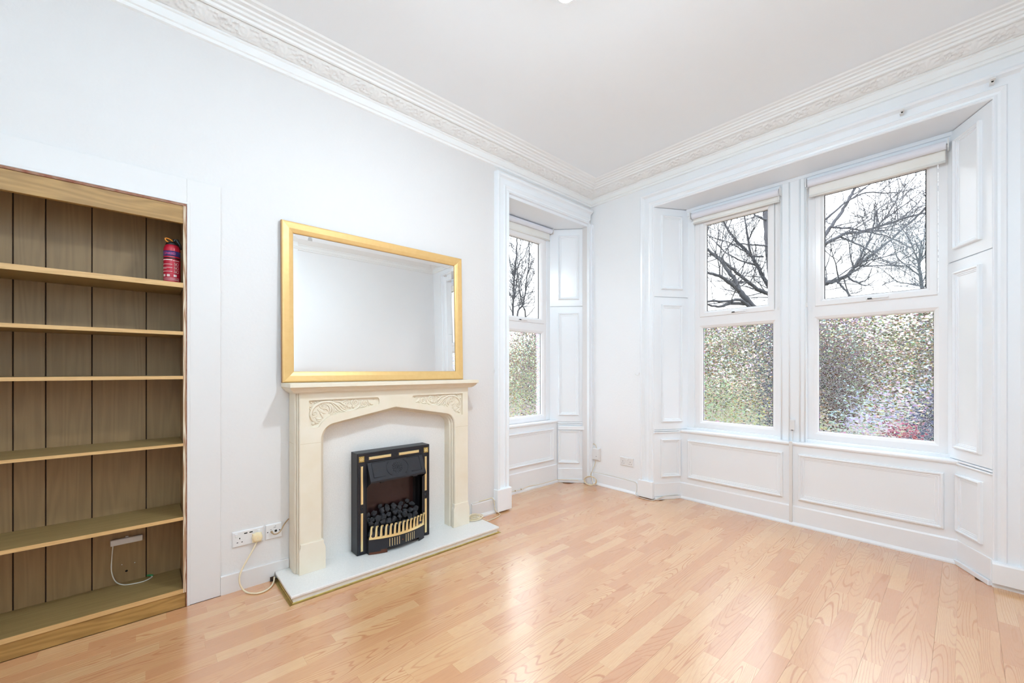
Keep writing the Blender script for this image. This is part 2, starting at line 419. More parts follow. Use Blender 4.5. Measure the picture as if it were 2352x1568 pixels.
# laminate strips: each strip has its own tone and its own slice of grain
def laminate():
    m = bpy.data.materials.new('cherry_laminate'); m.use_nodes = True
    N, L = nodes_of(m); b = N['Principled BSDF']
    b.inputs['Roughness'].default_value = 0.27
    b.inputs['Specular IOR Level'].default_value = 0.5
    b.inputs['Coat Weight'].default_value = 1.0; b.inputs['Coat Roughness'].default_value = 0.20; b.inputs['Coat IOR'].default_value = 2.0
    a0 = N.new('ShaderNodeAttribute'); a0.attribute_type = 'OBJECT'; a0.attribute_name = 'tone'
    a1 = N.new('ShaderNodeAttribute'); a1.attribute_type = 'GEOMETRY'; a1.attribute_name = 'tone'
    tn = N.new('ShaderNodeMath'); tn.operation = 'ADD'
    L.new(a0.outputs['Fac'], tn.inputs[0]); L.new(a1.outputs['Fac'], tn.inputs[1])
    g = N.new('ShaderNodeNewGeometry')
    mp = N.new('ShaderNodeMapping'); mp.inputs['Scale'].default_value = (1, 0.085, 1)
    L.new(g.outputs['Position'], mp.inputs['Vector'])
    of = N.new('ShaderNodeVectorMath'); of.operation = 'SCALE'; of.inputs[0].default_value = (37, 61, 5)
    L.new(tn.outputs[0], of.inputs['Scale'])
    ad = N.new('ShaderNodeVectorMath'); ad.operation = 'ADD'
    L.new(mp.outputs[0], ad.inputs[0]); L.new(of.outputs[0], ad.inputs[1])
    nz = N.new('ShaderNodeTexNoise'); nz.inputs['Scale'].default_value = 10; nz.inputs['Detail'].default_value = 0.6; nz.inputs['Distortion'].default_value = 0.15
    L.new(ad.outputs[0], nz.inputs['Vector'])
    w = N.new('ShaderNodeMath'); w.operation = 'MULTIPLY'; w.inputs[1].default_value = 165
    sn = N.new('ShaderNodeMath'); sn.operation = 'SINE'
    L.new(nz.outputs['Fac'], w.inputs[0]); L.new(w.outputs[0], sn.inputs[0])
    ln = N.new('ShaderNodeMapRange'); ln.inputs['From Min'].default_value = 0.60; ln.inputs['From Max'].default_value = 1.0; ln.inputs['To Max'].default_value = 0.55
    L.new(sn.outputs[0], ln.inputs['Value'])
    k3 = N.new('ShaderNodeMath'); k3.operation = 'MULTIPLY'; k3.inputs[1].default_value = 3.77
    f3 = N.new('ShaderNodeMath'); f3.operation = 'FRACT'
    L.new(tn.outputs[0], k3.inputs[0]); L.new(k3.outputs[0], f3.inputs[0]); q3 = N.new('ShaderNodeMath'); q3.operation = 'MULTIPLY_ADD'; q3.inputs[1].default_value = 0.55; q3.inputs[2].default_value = 0.08
    L.new(f3.outputs[0], q3.inputs[0]); L.new(q3.outputs[0], ln.inputs['To Max'])
    n2 = N.new('ShaderNodeTexNoise'); n2.inputs['Scale'].default_value = 240; n2.inputs['Detail'].default_value = 2
    L.new(ad.outputs[0], n2.inputs['Vector'])
    fi = N.new('ShaderNodeMath'); fi.operation = 'MULTIPLY_ADD'; fi.inputs[1].default_value = 0.40
    L.new(n2.outputs['Fac'], fi.inputs[0]); L.new(ln.outputs[0], fi.inputs[2])
    tone = N.new('ShaderNodeValToRGB')
    el = tone.color_ramp.elements
    el[0].position = 0.0; el[0].color = (*s2l(212,156,112), 1)
    el[1].position = 1.0; el[1].color = (*s2l(229,187,139), 1)
    e2 = el.new(0.40); e2.color = (*s2l(221,170,122), 1)
    e3 = el.new(0.72); e3.color = (*s2l(226,180,130), 1)
    fr = N.new('ShaderNodeMath'); fr.operation = 'FRACT'
    k7 = N.new('ShaderNodeMath'); k7.operation = 'MULTIPLY'; k7.inputs[1].default_value = 7.31
    L.new(tn.outputs[0], k7.inputs[0]); L.new(k7.outputs[0], fr.inputs[0]); L.new(fr.outputs[0], tone.inputs['Fac'])
    mx = N.new('ShaderNodeMix'); mx.data_type = 'RGBA'; mx.inputs['B'].default_value = (*s2l(190,122,82), 1)
    L.new(fi.outputs[0], mx.inputs['Factor']); L.new(tone.outputs['Color'], mx.inputs['A'])
    L.new(mx.outputs['Result'], b.inputs['Base Color'])
    return m
M['laminate'] = laminate()
M['underfloor'] = pbr('floor_underlay', s2l(190,140,100), 0.7)
M['pavement'] = M['road']

# ------------------------------------------------------------------ room shell
XA, YB, XC, YD, H = -2.765, 3.665, 0.55, -1.125, 3.2
X_, Y_, Z_ = Vector((1,0,0)), Vector((0,1,0)), Vector((0,0,1))

b = bm_new()
box(b, -3.3, XA, -1.3, -0.95, 0, H)
box(b, -3.3, XA, -0.95, 0.165, 2.125, H)
box(b, -3.3, -3.075, -0.95, 0.165, 0, 2.125)
box(b, -3.3, XA, 0.165, 2.43, 0, H)
box(b, -3.3, XA, 2.43, 3.60, 2.845, H)
box(b, -3.3, -3.125, 2.43, 2.482, 0, 2.845)
box(b, -3.3, -3.125, 3.325, 3.665, 0, 2.845)
box(b, -3.3, -3.085, 2.482, 3.325, 0, 0.688)
box(b, -3.3, -3.125, 2.482, 3.325, 2.762, 2.845)
box(b, -2.83, XA-0.002, 3.60, 3.665, 0, H)
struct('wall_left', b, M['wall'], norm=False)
b = bm_new()
box(b, -3.3, -2.0, YB, 4.15, 0, H)
box(b, 0.11, 0.9, YB, 4.15, 0, H)
box(b, -2.0, 0.11, YB, 4.15, 2.822, H)
box(b, -2.0, -1.756, 3.99, 4.15, 0, 2.822)
box(b, -0.062, 0.11, 3.99, 4.15, 0, 2.822)
box(b, -1.756, -0.062, 3.955, 4.15, 0, 0.640)
box(b, -1.756, -0.062, 3.99, 4.15, 2.762, 2.822)
box(b, -1.025, -0.849, 3.99, 4.15, 0.64, 2.762)
struct('wall_far', b, M['wall_far'], norm=False)
b = bm_new(); box(b, XC, 0.9, -1.3, YB, 0, H); struct('wall_right', b, M['wall_lightened'])
b = bm_new(); box(b, -3.3, 0.9, -1.4, YD, 0, H); struct('wall_back', b, M['wall_lightened'])
b = bm_new(); box(b, -3.3, 0.9, -1.4, 4.15, H, H+0.15); struct('ceiling', b, M['ceiling'])
b = bm_new(); box(b, -3.3, 0.9, -1.4, 4.15, -0.14, -0.009); floor = struct('floor', b, M['underfloor'])

# laminate strips: boards three strips wide, staggered
rng = random.Random(7)
F2 = Vector((-math.sin(math.radians(47.98)), math.cos(math.radians(47.98)), 0)); R2 = Vector((math.cos(math.radians(47.98)), math.sin(math.radians(47.98)), 0))
def on_screen(p):
    d = Vector(p) - Vector((0,0,1.25)); w = d.dot(F2)
    if w < 0.2: return None
    return (1176+936*d.dot(R2)/w, 849-936*d.z/w)
SW, SLEN, GAP = 0.2045/3, 0.43, 0.0002
strips = []
col0 = -9
for c in range(col0*3, 29):
    board = c // 3
    xa = -1.32 + c*SW; xb = xa + SW
    if xb < -3.06 or xa > XC: continue
    rb = random.Random(board*31+5)
    boff = rb.uniform(0, 1.29)
    if board == -1: boff = 1.24
    off = boff + (c % 3)*SLEN*0.37 + rb.choice((0, 0.07))*(c % 3)
    k0 = int((-1.2-off)/SLEN) - 1
    for k in range(k0, k0+16):
        ya, yb_ = off + k*SLEN, off + (k+1)*SLEN
        # room outline along this strip
        xm = (xa+xb)/2
        lim0 = YD
        lim1 = YB
        if -1.90 < xm < 0.02: lim1 = 3.885
        if xm < XA: lim0, lim1 = 2.44, 3.43 + (0.16 if xm > -2.87 else 0)
        x0, x1 = max(xa, -3.035), min(xb, XC)
        y0, y1 = max(ya, lim0), min(yb_, lim1)
        if y1 - y0 < 0.01 or x1 - x0 < 0.005: continue
        g0 = 0.0008 if c % 3 == 0 else GAP
        strips.append((x0+g0/2, x1-GAP/2, y0+GAP/2, y1-GAP/2, rng.random()))
def area(s):
    q = [on_screen(p) for p in ((s[0],s[2],0),(s[1],s[2],0),(s[1],s[3],0),(s[0],s[3],0))]
    if any(p is None for p in q): return 0
    cx = sum(p[0] for p in q)/4; cy = sum(p[1] for p in q)/4
    if not (-60 < cx < 2420 and cy < 1640): return 0
    return abs(sum(q[i][0]*q[(i+1)%4][1]-q[(i+1)%4][0]*q[i][1] for i in range(4)))/2
strips.sort(key=area, reverse=True)
plank_mesh = {}
def strip_box(b, x0, x1, y0, y1):
    e = 0.0001
    lo = [b.verts.new((x, y, -0.008)) for x, y in ((x0,y0),(x1,y0),(x1,y1),(x0,y1))]
    mi = [b.verts.new((x, y, -e)) for x, y in ((x0,y0),(x1,y0),(x1,y1),(x0,y1))]
    hi = [b.verts.new((x, y, 0)) for x, y in ((x0+e,y0+e),(x1-e,y0+e),(x1-e,y1-e),(x0+e,y1-e))]
    for A, B in ((lo, mi), (mi, hi)):
        for i in range(4): b.faces.new([A[i], A[(i+1)%4], B[(i+1)%4], B[i]])
    b.faces.new(hi); b.faces.new(lo[::-1])
for s in strips[:300]:
    w_, l_ = round(s[1]-s[0], 4), round(s[3]-s[2], 4)
    if (w_, l_) not in plank_mesh:
        b = bm_new(); strip_box(b, -w_/2, w_/2, -l_/2, l_/2)
        me = bpy.data.meshes.new('plank'); b.to_mesh(me); b.free(); me.materials.append(M['laminate'])
        plank_mesh[(w_, l_)] = me
    o = bpy.data.objects.new('plank', plank_mesh[(w_, l_)])
    COL.objects.link(o); o.parent = floor
    o.location = Vector(((s[0]+s[1])/2, (s[2]+s[3])/2, 0)) - WORLD['floor']
    o['tone'] = s[4]
b = bm_new()
tl = b.faces.layers.float.new('tone')
for s in strips[300:]:
    n0 = len(b.faces); strip_box(b, *s[:4]); b.faces.ensure_lookup_table()
    for f in b.faces[n0:]: f[tl] = s[4]
obj('small_far_planks', b, M['laminate'], parent=floor, kind='stuff', norm=False)

# ------------------------------------------------------------------ cornice: moulded plaster with a leafy frieze
CPROF = [(0,3.035),(0.012,3.040),(0.014,3.056),(0.022,3.060),(0.024,3.100),(0.032,3.104),(0.034,3.114),(0.130,3.152),(0.138,3.146),(0.148,3.150),
         (0.152,3.162),(0.168,3.162),(0.176,3.172),(0.192,3.174),(0.197,3.183),(0.222,3.184),(0.228,3.191),(0.252,3.192),(0.262,3.1995),(0,3.1995)]
def cornice(name, p0, p1, V):
    b = bm_new()
    sweep(b, [(u, z) for u, z in CPROF], (p0[0],p0[1],0), (p1[0],p1[1],0), V, Z_, m0=1, m1=-1)
    return struct(name, b, M['cornice'])
trim_1 = cornice('trim_1', (XA, YD), (XA, YB), (1,0,0))
trim_2 = cornice('trim_2', (XA, YB), (XC, YB), (0,-1,0))
cornice('trim_3', (XC, YB), (XC, YD), (-1,0,0))
cornice('trim_4', (XC, YD), (XA, YD), (0,1,0))

def leaf_h(s, t):
    """relief of one repeat of the frieze: shell, acanthus leaves, buds"""
    P = 0.19
    s = (s % P)
    q = t*0.1                                   # metres across the band
    h = 0.0
    dx, dy = s-0.045, q-0.018
    r = math.hypot(dx, dy); a = math.atan2(dx, dy+0.004)
    if r < 0.066 and dy > -0.012:
        h = max(h, 0.010*(0.55+0.45*abs(math.cos(5.5*a)))*(1-(r/0.07)**4))
    for cx, cy, ln, wd, ang in ((0.105,0.066,0.040,0.014,0.5),(0.125,0.034,0.036,0.013,-0.6),(0.155,0.060,0.038,0.013,2.3),(0.165,0.026,0.030,0.012,0.2),(0.092,0.026,0.026,0.010,1.2),(0.010,0.076,0.028,0.010,0.1),(0.075,0.084,0.030,0.009,0.0),(0.180,0.084,0.024,0.010,0.3)):
        x = (s-cx)*math.cos(ang)+(q-cy)*math.sin(ang); y = -(s-cx)*math.sin(ang)+(q-cy)*math.cos(ang)
        e = (x/ln)**2+(y/wd)**2
        if e < 1: h = max(h, 0.011*(1-e)**0.5*(0.7+0.3*math.cos(x*420)))
    for cx, cy in ((0.138,0.050),(0.118,0.052),(0.128,0.080),(0.085,0.062),(0.186,0.048)):
        e = ((s-cx)**2+(q-cy)**2)/0.0075**2
        if e < 1: h = max(h, 0.012*(1-e)**0.5)
    return h
def frieze(parent, P, D, V, length):
    """P start at wall line, D along, V out from the wall"""
    b = bm_new()
    P, D, V = Vector(P), Vector(D), Vector(V)
    a0, a1 = (0.036, 3.114), (0.128, 3.150)
    nv = Vector((0,0,0)) + V*0.37 - Z_*0.93; nv.normalize()
    K, step = 17, 0.0055
    n = int(length/step); prev = None
    for i in range(n+1):
        s = i*step; row = []
        for k in range(K):
            t = k/(K-1)
            d = a0[0]+(a1[0]-a0[0])*t; z = a0[1]+(a1[1]-a0[1])*t
            edge = min(1, t*8, (1-t)*8)
            row.append(b.verts.new(P + D*s + V*d + Z_*z + nv*(leaf_h(s, t)*edge+0.0006)))
        if prev:
            for k in range(K-1): b.faces.new([prev[k], prev[k+1], row[k+1], row[k]])
        prev = row
    obj('leafy_frieze', b, M['cornice'], parent=parent, smooth=True, norm=False)
frieze(trim_1, (XA, 0.0, 0), (0,1,0), (1,0,0), YB-0.10)
frieze(trim_2, (XA+0.1, YB, 0), (1,0,0), (0,-1,0), XC-XA-0.2)

# ------------------------------------------------------------------ skirting boards
SK = [(0,0),(0.032,0),(0.032,0.010),(0.024,0.022),(0.015,0.028),(0.015,0.118),(0.010,0.126),(0,0.130)]
SKL = [(0,0),(0.014,0),(0.014,0.101),(0.012,0.103),(0,0.103)]
b = bm_new()
sweep(b, SKL, (XA, 0.312, 0), (XA, 0.574, 0), X_, Z_); sweep(b, [(0,0.047),(0.014,0.047),(0.014,0.101),(0.012,0.103),(0,0.103)], (XA, 0.574, 0), (XA, 0.652, 0), X_, Z_)
sweep(b, SK, (XA, 2.03, 0), (XA, 2.285, 0), X_, Z_)
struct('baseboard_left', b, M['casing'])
b = bm_new()
sweep(b, SK, (XA+0.02, YB, 0), (-2.155, YB, 0), -Y_, Z_)
struct('baseboard_far', b, M['trim'])
b = bm_new(); sweep(b, SK, (XC, YB, 0), (XC, YD, 0), -X_, Z_); struct('baseboard_right', b, M['trim'])
b = bm_new(); sweep(b, SK, (XC, YD, 0), (XA, YD, 0), Y_, Z_); struct('baseboard_back', b, M['trim'])

# ------------------------------------------------------------------ flat casing round the shelf alcove
b = bm_new()
box(b, XA, XA+0.010, 0.165, 0.312, 0, 2.262)
box(b, XA, XA+0.010, -1.0, 0.165, 2.125, 2.262)
box(b, XA, XA+0.016, 0.165, 0.178, 0, 2.125)
box(b, XA, XA+0.016, -1.0, 0.178, 2.125, 2.138)
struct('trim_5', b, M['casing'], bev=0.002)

# ------------------------------------------------------------------ window architraves
ARCH = [(0,0),(0,0.026),(0.006,0.030),(0.012,0.026),(0.018,0.020),(0.030,0.022),(0.042,0.030),(0.050,0.034),(0.056,0.024),(0.100,0.022),(0.106,0.030),(0.114,0.044),(0.126,0.050),(0.138,0.046),(0.142,0.0)]
b = bm_new()
sweep(b, ARCH, (-2.0, YB, 0.172), (-2.0, YB, 2.818), -X_, -Y_, m1=1)
sweep(b, ARCH, (-2.0, YB, 2.818), (0.11, YB, 2.818), Z_, -Y_, m0=-1, m1=1)
sweep(b, ARCH, (0.11, YB, 0.150), (0.11, YB, 2.818), X_, -Y_, m1=1)
a1 = struct('trim_6', b, M['trim'])
b = bm_new()
box(b, -2.156, -1.998, YB-0.058, YB, 0.010, 0.172)
obj('plinth_block', b, M['trim'], parent=a1, bev=0.004)
b = bm_new()
sweep(b, [(0,0),(0.034,0),(0.034,0.01),(0.026,0.02),(0.058,0.03),(0.058,0.138),(0.052,0.148),(0,0.152)], (0.107, YB, 0), (XC, YB, 0), -Y_, Z_)
obj('plinth_board', b, M['trim'], parent=a1)
AR2 = [(u*1.08, v) for u, v in ARCH]
b = bm_new()
sweep(b, AR2, (XA, 2.435, 0.205), (XA, 2.435, 2.842), -Y_, X_, m1=1)
sweep(b, AR2, (XA, 2.435, 2.842), (XA, 3.600, 2.842), Z_, X_, m0=-1, m1=0.35)
box(b, XA-0.002, XA+0.026, 3.600, 3.632, 0.0, 2.842)
box(b, XA-0.002, XA+0.040, 3.632, 3.664, 0.0, 2.842)
a2 = struct('trim_7', b, M['trim'])
b = bm_new()
box(b, XA, XA+0.060, 2.272, 2.437, 0.012, 0.205)
obj('plinth_block', b, M['trim'], parent=a2, bev=0.005)

# ------------------------------------------------------------------ panelled linings of the recesses
PANEL = [(0,0),(0.001,0.014),(0.005,0.020),(0.011,0.021),(0.015,0.015),(0.017,0.010),(0.024,0.011),(0.026,0.006),(0.033,0.006),(0.035,0.0022),(0.044,0.0022)]
def lining(name, p0, p1, n, deep=1.33):
    """splayed lining: p0 room edge, p1 dado corner (plan), n = normal into the recess"""
    p0 = Vector((*p0,0)); d = Vector((*p1,0)) - p0; L = d.length; d.normalize(); n = Vector((*n,0)).normalized()
    def slab(b, s0, s1, z0, z1, th0=0.0, back=0.03):
        q = [p0+d*s0+n*th0, p0+d*s1+n*th0, p0+d*s1-n*back, p0+d*s0-n*back]
        prism(b, [(v.x,v.y) for v in q], z0, z1)
    b = bm_new(); slab(b, 0, L*deep, 0, 2.816, -0.012, 0.028)
    root = struct(name, b, M['trim'])
    b = bm_new(); slab(b, 0.002, L-0.0005, 0.03, 0.155, 0.006, 0.011)
    slab(b, 0.002, L-0.0005, 0, 0.03, 0.020, 0.011); obj('skirting', b, M['trim'], parent=root, bev=0.003)
    b = bm_new(); slab(b, 0.002, L-0.0005, 0.155, 0.640, 0, 0.011)
    low = obj('dado_board', b, M['trim'], parent=root)
    b = bm_new(); rings(b, p0, d, Z_, n, (0.070, L-0.004, 0.212, 0.582), PANEL); obj('panel', b, M['trim'], parent=low)
    b = bm_new(); slab(b, 0.0, L+0.003, 0.640, 0.652, 0.012, 0.011); slab(b, 0.0, L+0.003, 0.656, 0.668, 0.007, 0.011); obj('sill_rail', b, M['trim'], parent=root, bev=0.003)
    for nm, z0, z1, q0, q1 in (('shutter_leaf', 0.672, 1.952, 0.744, 1.882), ('shutter_leaf', 1.957, 2.812, 2.028, 2.742)):
        b = bm_new(); slab(b, 0.004, L*deep-0.004, z0, z1, 0, 0.011)
        leaf = obj(nm, b, M['trim'], parent=root, bev=0.002)
        b = bm_new(); rings(b, p0, d, Z_, n, (0.078, 0.305, q0, q1), PANEL); obj('panel', b, M['trim'], parent=leaf)
    return root
lining('trim_8', (-2.0, 3.640), (-1.857, 3.890), (0.868, -0.497))
lining('trim_9', (0.11, 3.640), (-0.030, 3.890), (-0.868, -0.489))
r10 = lining('trim_10', (-2.805, 3.634), (-3.040, 3.423), (0.668, -0.744), 1.28)
b = bm_new(); prism(b, [(-2.812,3.622),(-3.030,3.426),(-3.016,3.410),(-2.800,3.606)], 0.585, 0.628); obj('shutter_ledge', b, M['trim'], parent=r10, bev=0.003)
b = bm_new(); box(b, -3.12, XA, 2.425, 2.437, 0, 2.84)
lin = struct('trim_11', b, M['trim'])

# breast panelling, sills and soffits
b = bm_new(); box(b, -1.862, -0.026, 3.890, 3.956, 0, 0.640)
dado = struct('trim_12', b, M['trim'])
for x0, x1 in ((-1.786, -0.994), (-0.890, -0.088)):
    b = bm_new(); rings(b, (0,3.890,0), X_, Z_, -Y_, (x0, x1, 0.208, 0.578), [(i*1.25, h) for i, h in PANEL]); obj('panel', b, M['trim'], parent=dado)
b = bm_new(); sweep(b, [(0,0),(0.022,0),(0.022,0.010),(0.014,0.020),(0.008,0.026),(0.008,0.148),(0.003,0.158),(0,0.158)], (-1.860, 3.890, 0), (-0.028, 3.890, 0), -Y_, Z_)
obj('skirting', b, M['trim'], parent=dado)
b = bm_new(); sweep(b, [(-0.085,0),(0.004,0),(0.010,0.004),(0.016,0.010),(0.018,0.020),(0.014,0.028),(0.002,0.030),(-0.085,0.032)], (-1.872, 3.890, 0.638), (-0.016, 3.890, 0.638), -Y_, Z_)
obj('window_sill', b, M['trim'], parent=dado)
b = bm_new(); box(b, -1.86, -0.02, 3.950, 3.992, 0.668, 0.692)
obj('sill_upstand', b, M['trim'], parent=dado, bev=0.003)
b = bm_new(); box(b, -2.0, 0.11, 3.642, 3.99, 2.816, 2.8215)
sof = struct('trim_13', b, M['trim'])
b = bm_new(); box(b, -1.822, -0.045, 3.952, 3.99, 2.750, 2.816); box(b, -1.822, -0.045, 3.935, 3.99, 2.790, 2.816)
obj('head_board', b, M['trim'], parent=sof, bev=0.003)
b = bm_new(); box(b, -1.835, -1.752, 3.962, 3.99, 0.69, 2.76); box(b, -0.070, -0.035, 3.962, 3.99, 0.69, 2.76)
obj('side_fillet', b, M['trim'], parent=sof, bev=0.003)
b = bm_new(); box(b, -1.029, -0.845, 3.935, 3.99, 0.668, 2.79)
mul = struct('trim_14', b, M['trim'], bev=0.003)
b = bm_new()
for xx in (-1.018, -0.962, -0.890, -0.856): tube(b, [(xx, 3.935, 0.67), (xx, 3.935, 2.79)], 0.0055, 8)
obj('bead_moulding', b, M['trim'], parent=mul, smooth=True)

b = bm_new(); box(b, -3.086, -3.040, 2.437, 3.418, 0, 0.660)
dado2 = struct('trim_15', b, M['trim'])
b = bm_new(); rings(b, (-3.040,0,0), Y_, Z_, X_, (2.52, 3.350, 0.256, 0.608), [(i*1.25, h) for i, h in PANEL]); obj('panel', b, M['trim'], parent=dado2)
b = bm_new(); sweep(b, [(0,0),(0.020,0),(0.020,0.014),(0.012,0.024),(0.007,0.030),(0.007,0.196),(0.002,0.206),(0,0.206)], (-3.040, 2.437, 0), (-3.040, 3.412, 0), X_, Z_)
obj('skirting', b, M['trim'], parent=dado2)
b = bm_new(); sweep(b, [(-0.06,0),(0.003,0),(0.010,0.006),(0.014,0.016),(0.010,0.028),(-0.02,0.030),(-0.06,0.030)], (-3.040, 2.437, 0.660), (-3.040, 3.425, 0.660), X_, Z_)
obj('window_sill', b, M['trim'], parent=dado2)
b = bm_new(); box(b, -3.13, XA, 2.430, 3.612, 2.816, 2.8435)
sof2 = struct('trim_16', b, M['trim'])
b = bm_new(); box(b, -3.125, -3.095, 2.44, 3.40, 2.752, 2.816); obj('head_board', b, M['trim'], parent=sof2, bev=0.003)
b = bm_new(); box(b, -3.125, -3.105, 3.312, 3.40, 0.69, 2.76); box(b, -3.125, -3.105, 2.437, 2.49, 0.69, 2.76); obj('side_fillet', b, M['trim'], parent=sof2, bev=0.003)

# ------------------------------------------------------------------ the three sash-style windows
def window(name, O, X, N, w, label):
    """O = lower left outer corner of the frame face, X to the right as seen from the room, N into the room"""
    O, X, N = Vector(O), Vector(X), Vector(N)
    t = thing(name, label, None, O + X*(w/2), kind='structure')
    hz = 2.07
    tr0, tr1 = 0.995, 1.065                    # transom
    b = bm_new()
    rings(b, O, X, Z_, N, (0, w, 0, 1.03), [(0,-0.07),(0,0),(0.046,0),(0.066,-0.013),(0.072,-0.030),(0.072,-0.05)], cap=False)
    rings(b, O, X, Z_, N, (0, w, 1.03, hz), [(0,-0.07),(0,0),(0.050,0),(0.050,-0.05)], cap=False)
    obj('outer_frame', b, M['upvc'], parent=t)
    b = bm_new()
    rings(b, O, X, Z_, N, (0.052, w-0.052, tr1, hz-0.075), [(0,-0.04),(0,0.010),(0.004,0.014),(0.036,0.014),(0.052,0.0),(0.056,-0.03)], cap=False)
    sash = obj('top_sash', b, M['upvc'], parent=t)
    b = bm_new()
    rings(b, O, X, Z_, N, (0.108, w-0.108, tr1+0.054, hz-0.129), [(-0.003,-0.026),(0.0035,-0.022),(0.0035,-0.03)], cap=False)
    obj('glazing_gasket', b, M['black'], parent=sash)
    b = bm_new(); rings(b, O, X, Z_, N, (0.102, w-0.102, tr1+0.046, hz-0.121), [(0,-0.024)])
    obj('clear_pane', b, M['glass'], parent=t)
    b = bm_new(); rings(b, O, X, Z_, N, (0.068, w-0.068, 0.068, 1.03-0.036), [(0,-0.036)])
    obj('crackle_pane', b, M['crackle'], parent=t, label='crackle-patterned privacy glass')
    b = bm_new(); rings(b, O, X, Z_, N, (0.070, w-0.070, 0.070, 1.03-0.038), [(-0.003,-0.030),(0.003,-0.028),(0.003,-0.034)], cap=False)
    obj('lower_gasket', b, M['black'], parent=t)
    # handle in the middle of the sash's bottom rail
    c = O + X*(w*0.50) + Z_*(tr1+0.018) + N*0.014
    b = bm_new(); rings(b, c, X, Z_, N, (-0.028, 0.028, -0.008, 0.008), [(0,0),(0.002,0.008),(0.004,0.010)])
    hb = obj('handle_base', b, M['upvc'], parent=t)
    b = bm_new(); rings(b, c+N*0.010, X, Z_, N, (0.005, 0.095, -0.004, 0.005), [(0,0),(0.001,0.007),(0.002,0.008)])
    obj('handle_lever', b, M['upvc'], parent=t)
    b = bm_new(); rings(b, c+N*0.010, X, Z_, N, (-0.020, 0.010, -0.006, 0.005), [(0,0),(0.002,0.004)])
    obj('handle_button', b, M['black'], parent=hb)
    return t
window('window_1', (-1.755, 3.975, 0.690), X_, -Y_, 0.729, 'narrow white window nearer the corner, clear glass over crackle glass')
window('window_2', (-0.848, 3.975, 0.690), X_, -Y_, 0.780, 'wider white window at the right, clear glass over crackle glass')
window('window_3', (-3.110, 2.482, 0.690), Y_, X_, 0.842, 'white window in the side recess right of the fireplace')

# ------------------------------------------------------------------ built-in shelves in the alcove
bk = thing('alcove_bookcase', 'built-in oak bookcase with brown boarded back in the white-cased alcove', 'bookcase', (-2.9, -0.39, 0))
AL, AR = -0.95, 0.165
ys = [-0.95, -0.79, -0.635, -0.469, -0.365, -0.205, 0.006, 0.158]
b = bm_new(); box(b, -3.074, -3.056, AL, AR-0.002, 0.0, 2.12); obj('back_liner', b, M['groove'], parent=bk)
for ya, yb_ in zip(ys, ys[1:]):
    b = bm_new(); box(b, -3.056, -3.047, ya+0.0022, yb_-0.0022, 0.075, 2.118)
    obj('back_board', b, M['panelling'], parent=bk, bev=0.0015)
b = bm_new(); box(b, -3.047, XA, 0.154, 0.1645, 0.0, 2.118); obj('side_panel', b, M['panelling'], parent=bk)
b = bm_new(); box(b, -3.047, XA, AL, AL+0.012, 0.0, 2.118); obj('side_panel', b, M['panelling'], parent=bk)
b = bm_new(); box(b, -3.047, XA, AL, 0.154, 2.104, 2.120); obj('top_panel', b, M['panelling'], parent=bk)
for zt, th in ((0.099, 0.022), (0.477, 0.017), (0.863, 0.014), (1.218, 0.017), (1.451, 0.018), (1.707, 0.025)):
    b = bm_new(); box(b, -3.046, -2.7525, AL+0.012, 0.1500, zt-th, zt)
    s = obj('shelf', b, M['oak_shelf'], parent=bk)
    b = bm_new(); box(b, -2.7525, -2.750, AL+0.012, 0.1500, zt-th, zt); obj('edge_band', b, M['oak_edge'], parent=s)
b = bm_new(); box(b, -2.775, -2.752, AL, 0.163, 2.020, 2.112); obj('fascia', b, M['oak'], parent=bk, bev=0.002)
b = bm_new(); box(b, -2.775, -2.748, AL, 0.163, 2.112, 2.1235); obj('fascia_lip', b, M['redwood'], parent=bk)
b = bm_new(); box(b, -2.775, -2.755, AL, 0.160, 0.001, 0.076); obj('plinth', b, M['oak'], parent=bk)
b = bm_new(); box(b, -2.780, -2.7485, 0.1500, 0.1612, 0.078, 2.112); obj('jamb_strip', b, M['flake'], parent=bk, label='chipped, flaking jamb strip')
b = bm_new(); box(b, -2.780, -2.747, 0.1612, 0.1650, 0.0, 2.112); obj('jamb_edge', b, M['redwood'], parent=bk, label='red-brown bare wood edge')

# fire extinguisher
ex, ey, ez = -2.832, 0.108, 1.7072
fe = thing('fire_extinguisher', 'small red fire extinguisher with yellow pull ring on the top shelf', 'fire extinguisher', (ex, ey, ez))
b = bm_new(); lathe(b, (ex,ey,ez), [(0.030,0.0),(0.0345,0.003),(0.0355,0.010),(0.0355,0.176),(0.0345,0.186),(0.031,0.198),(0.024,0.208),(0.016,0.214)], 32); obj('cylinder', b, M['red'], parent=fe, smooth=True)
b = bm_new(); lathe(b, (ex,ey,ez), [(0.0345,0.142),(0.0359,0.1425),(0.0359,0.170),(0.0345,0.1705)], 32); nb = obj('name_band', b, M['navy'], parent=fe, smooth=True)
b = bm_new(); lathe(b, (ex,ey,ez), [(0.0345,0.128),(0.0360,0.1285),(0.0360,0.135),(0.0345,0.1355)], 32); obj('black_band', b, M['black'], parent=fe, smooth=True)
def cyl_patch(b, a0, a1, z0, z1, r=0.0361, n=4):
    lo = []; hi = []
    for i in range(n+1):
        a = a0+(a1-a0)*i/n
        lo.append(b.verts.new((ex+r*math.cos(a), ey+r*math.sin(a), ez+z0))); hi.append(b.verts.new((ex+r*math.cos(a), ey+r*math.sin(a), ez+z1)))
    for i in range(n): b.faces.new([lo[i], lo[i+1], hi[i+1], hi[i]])
def D(a): return math.radians(a)
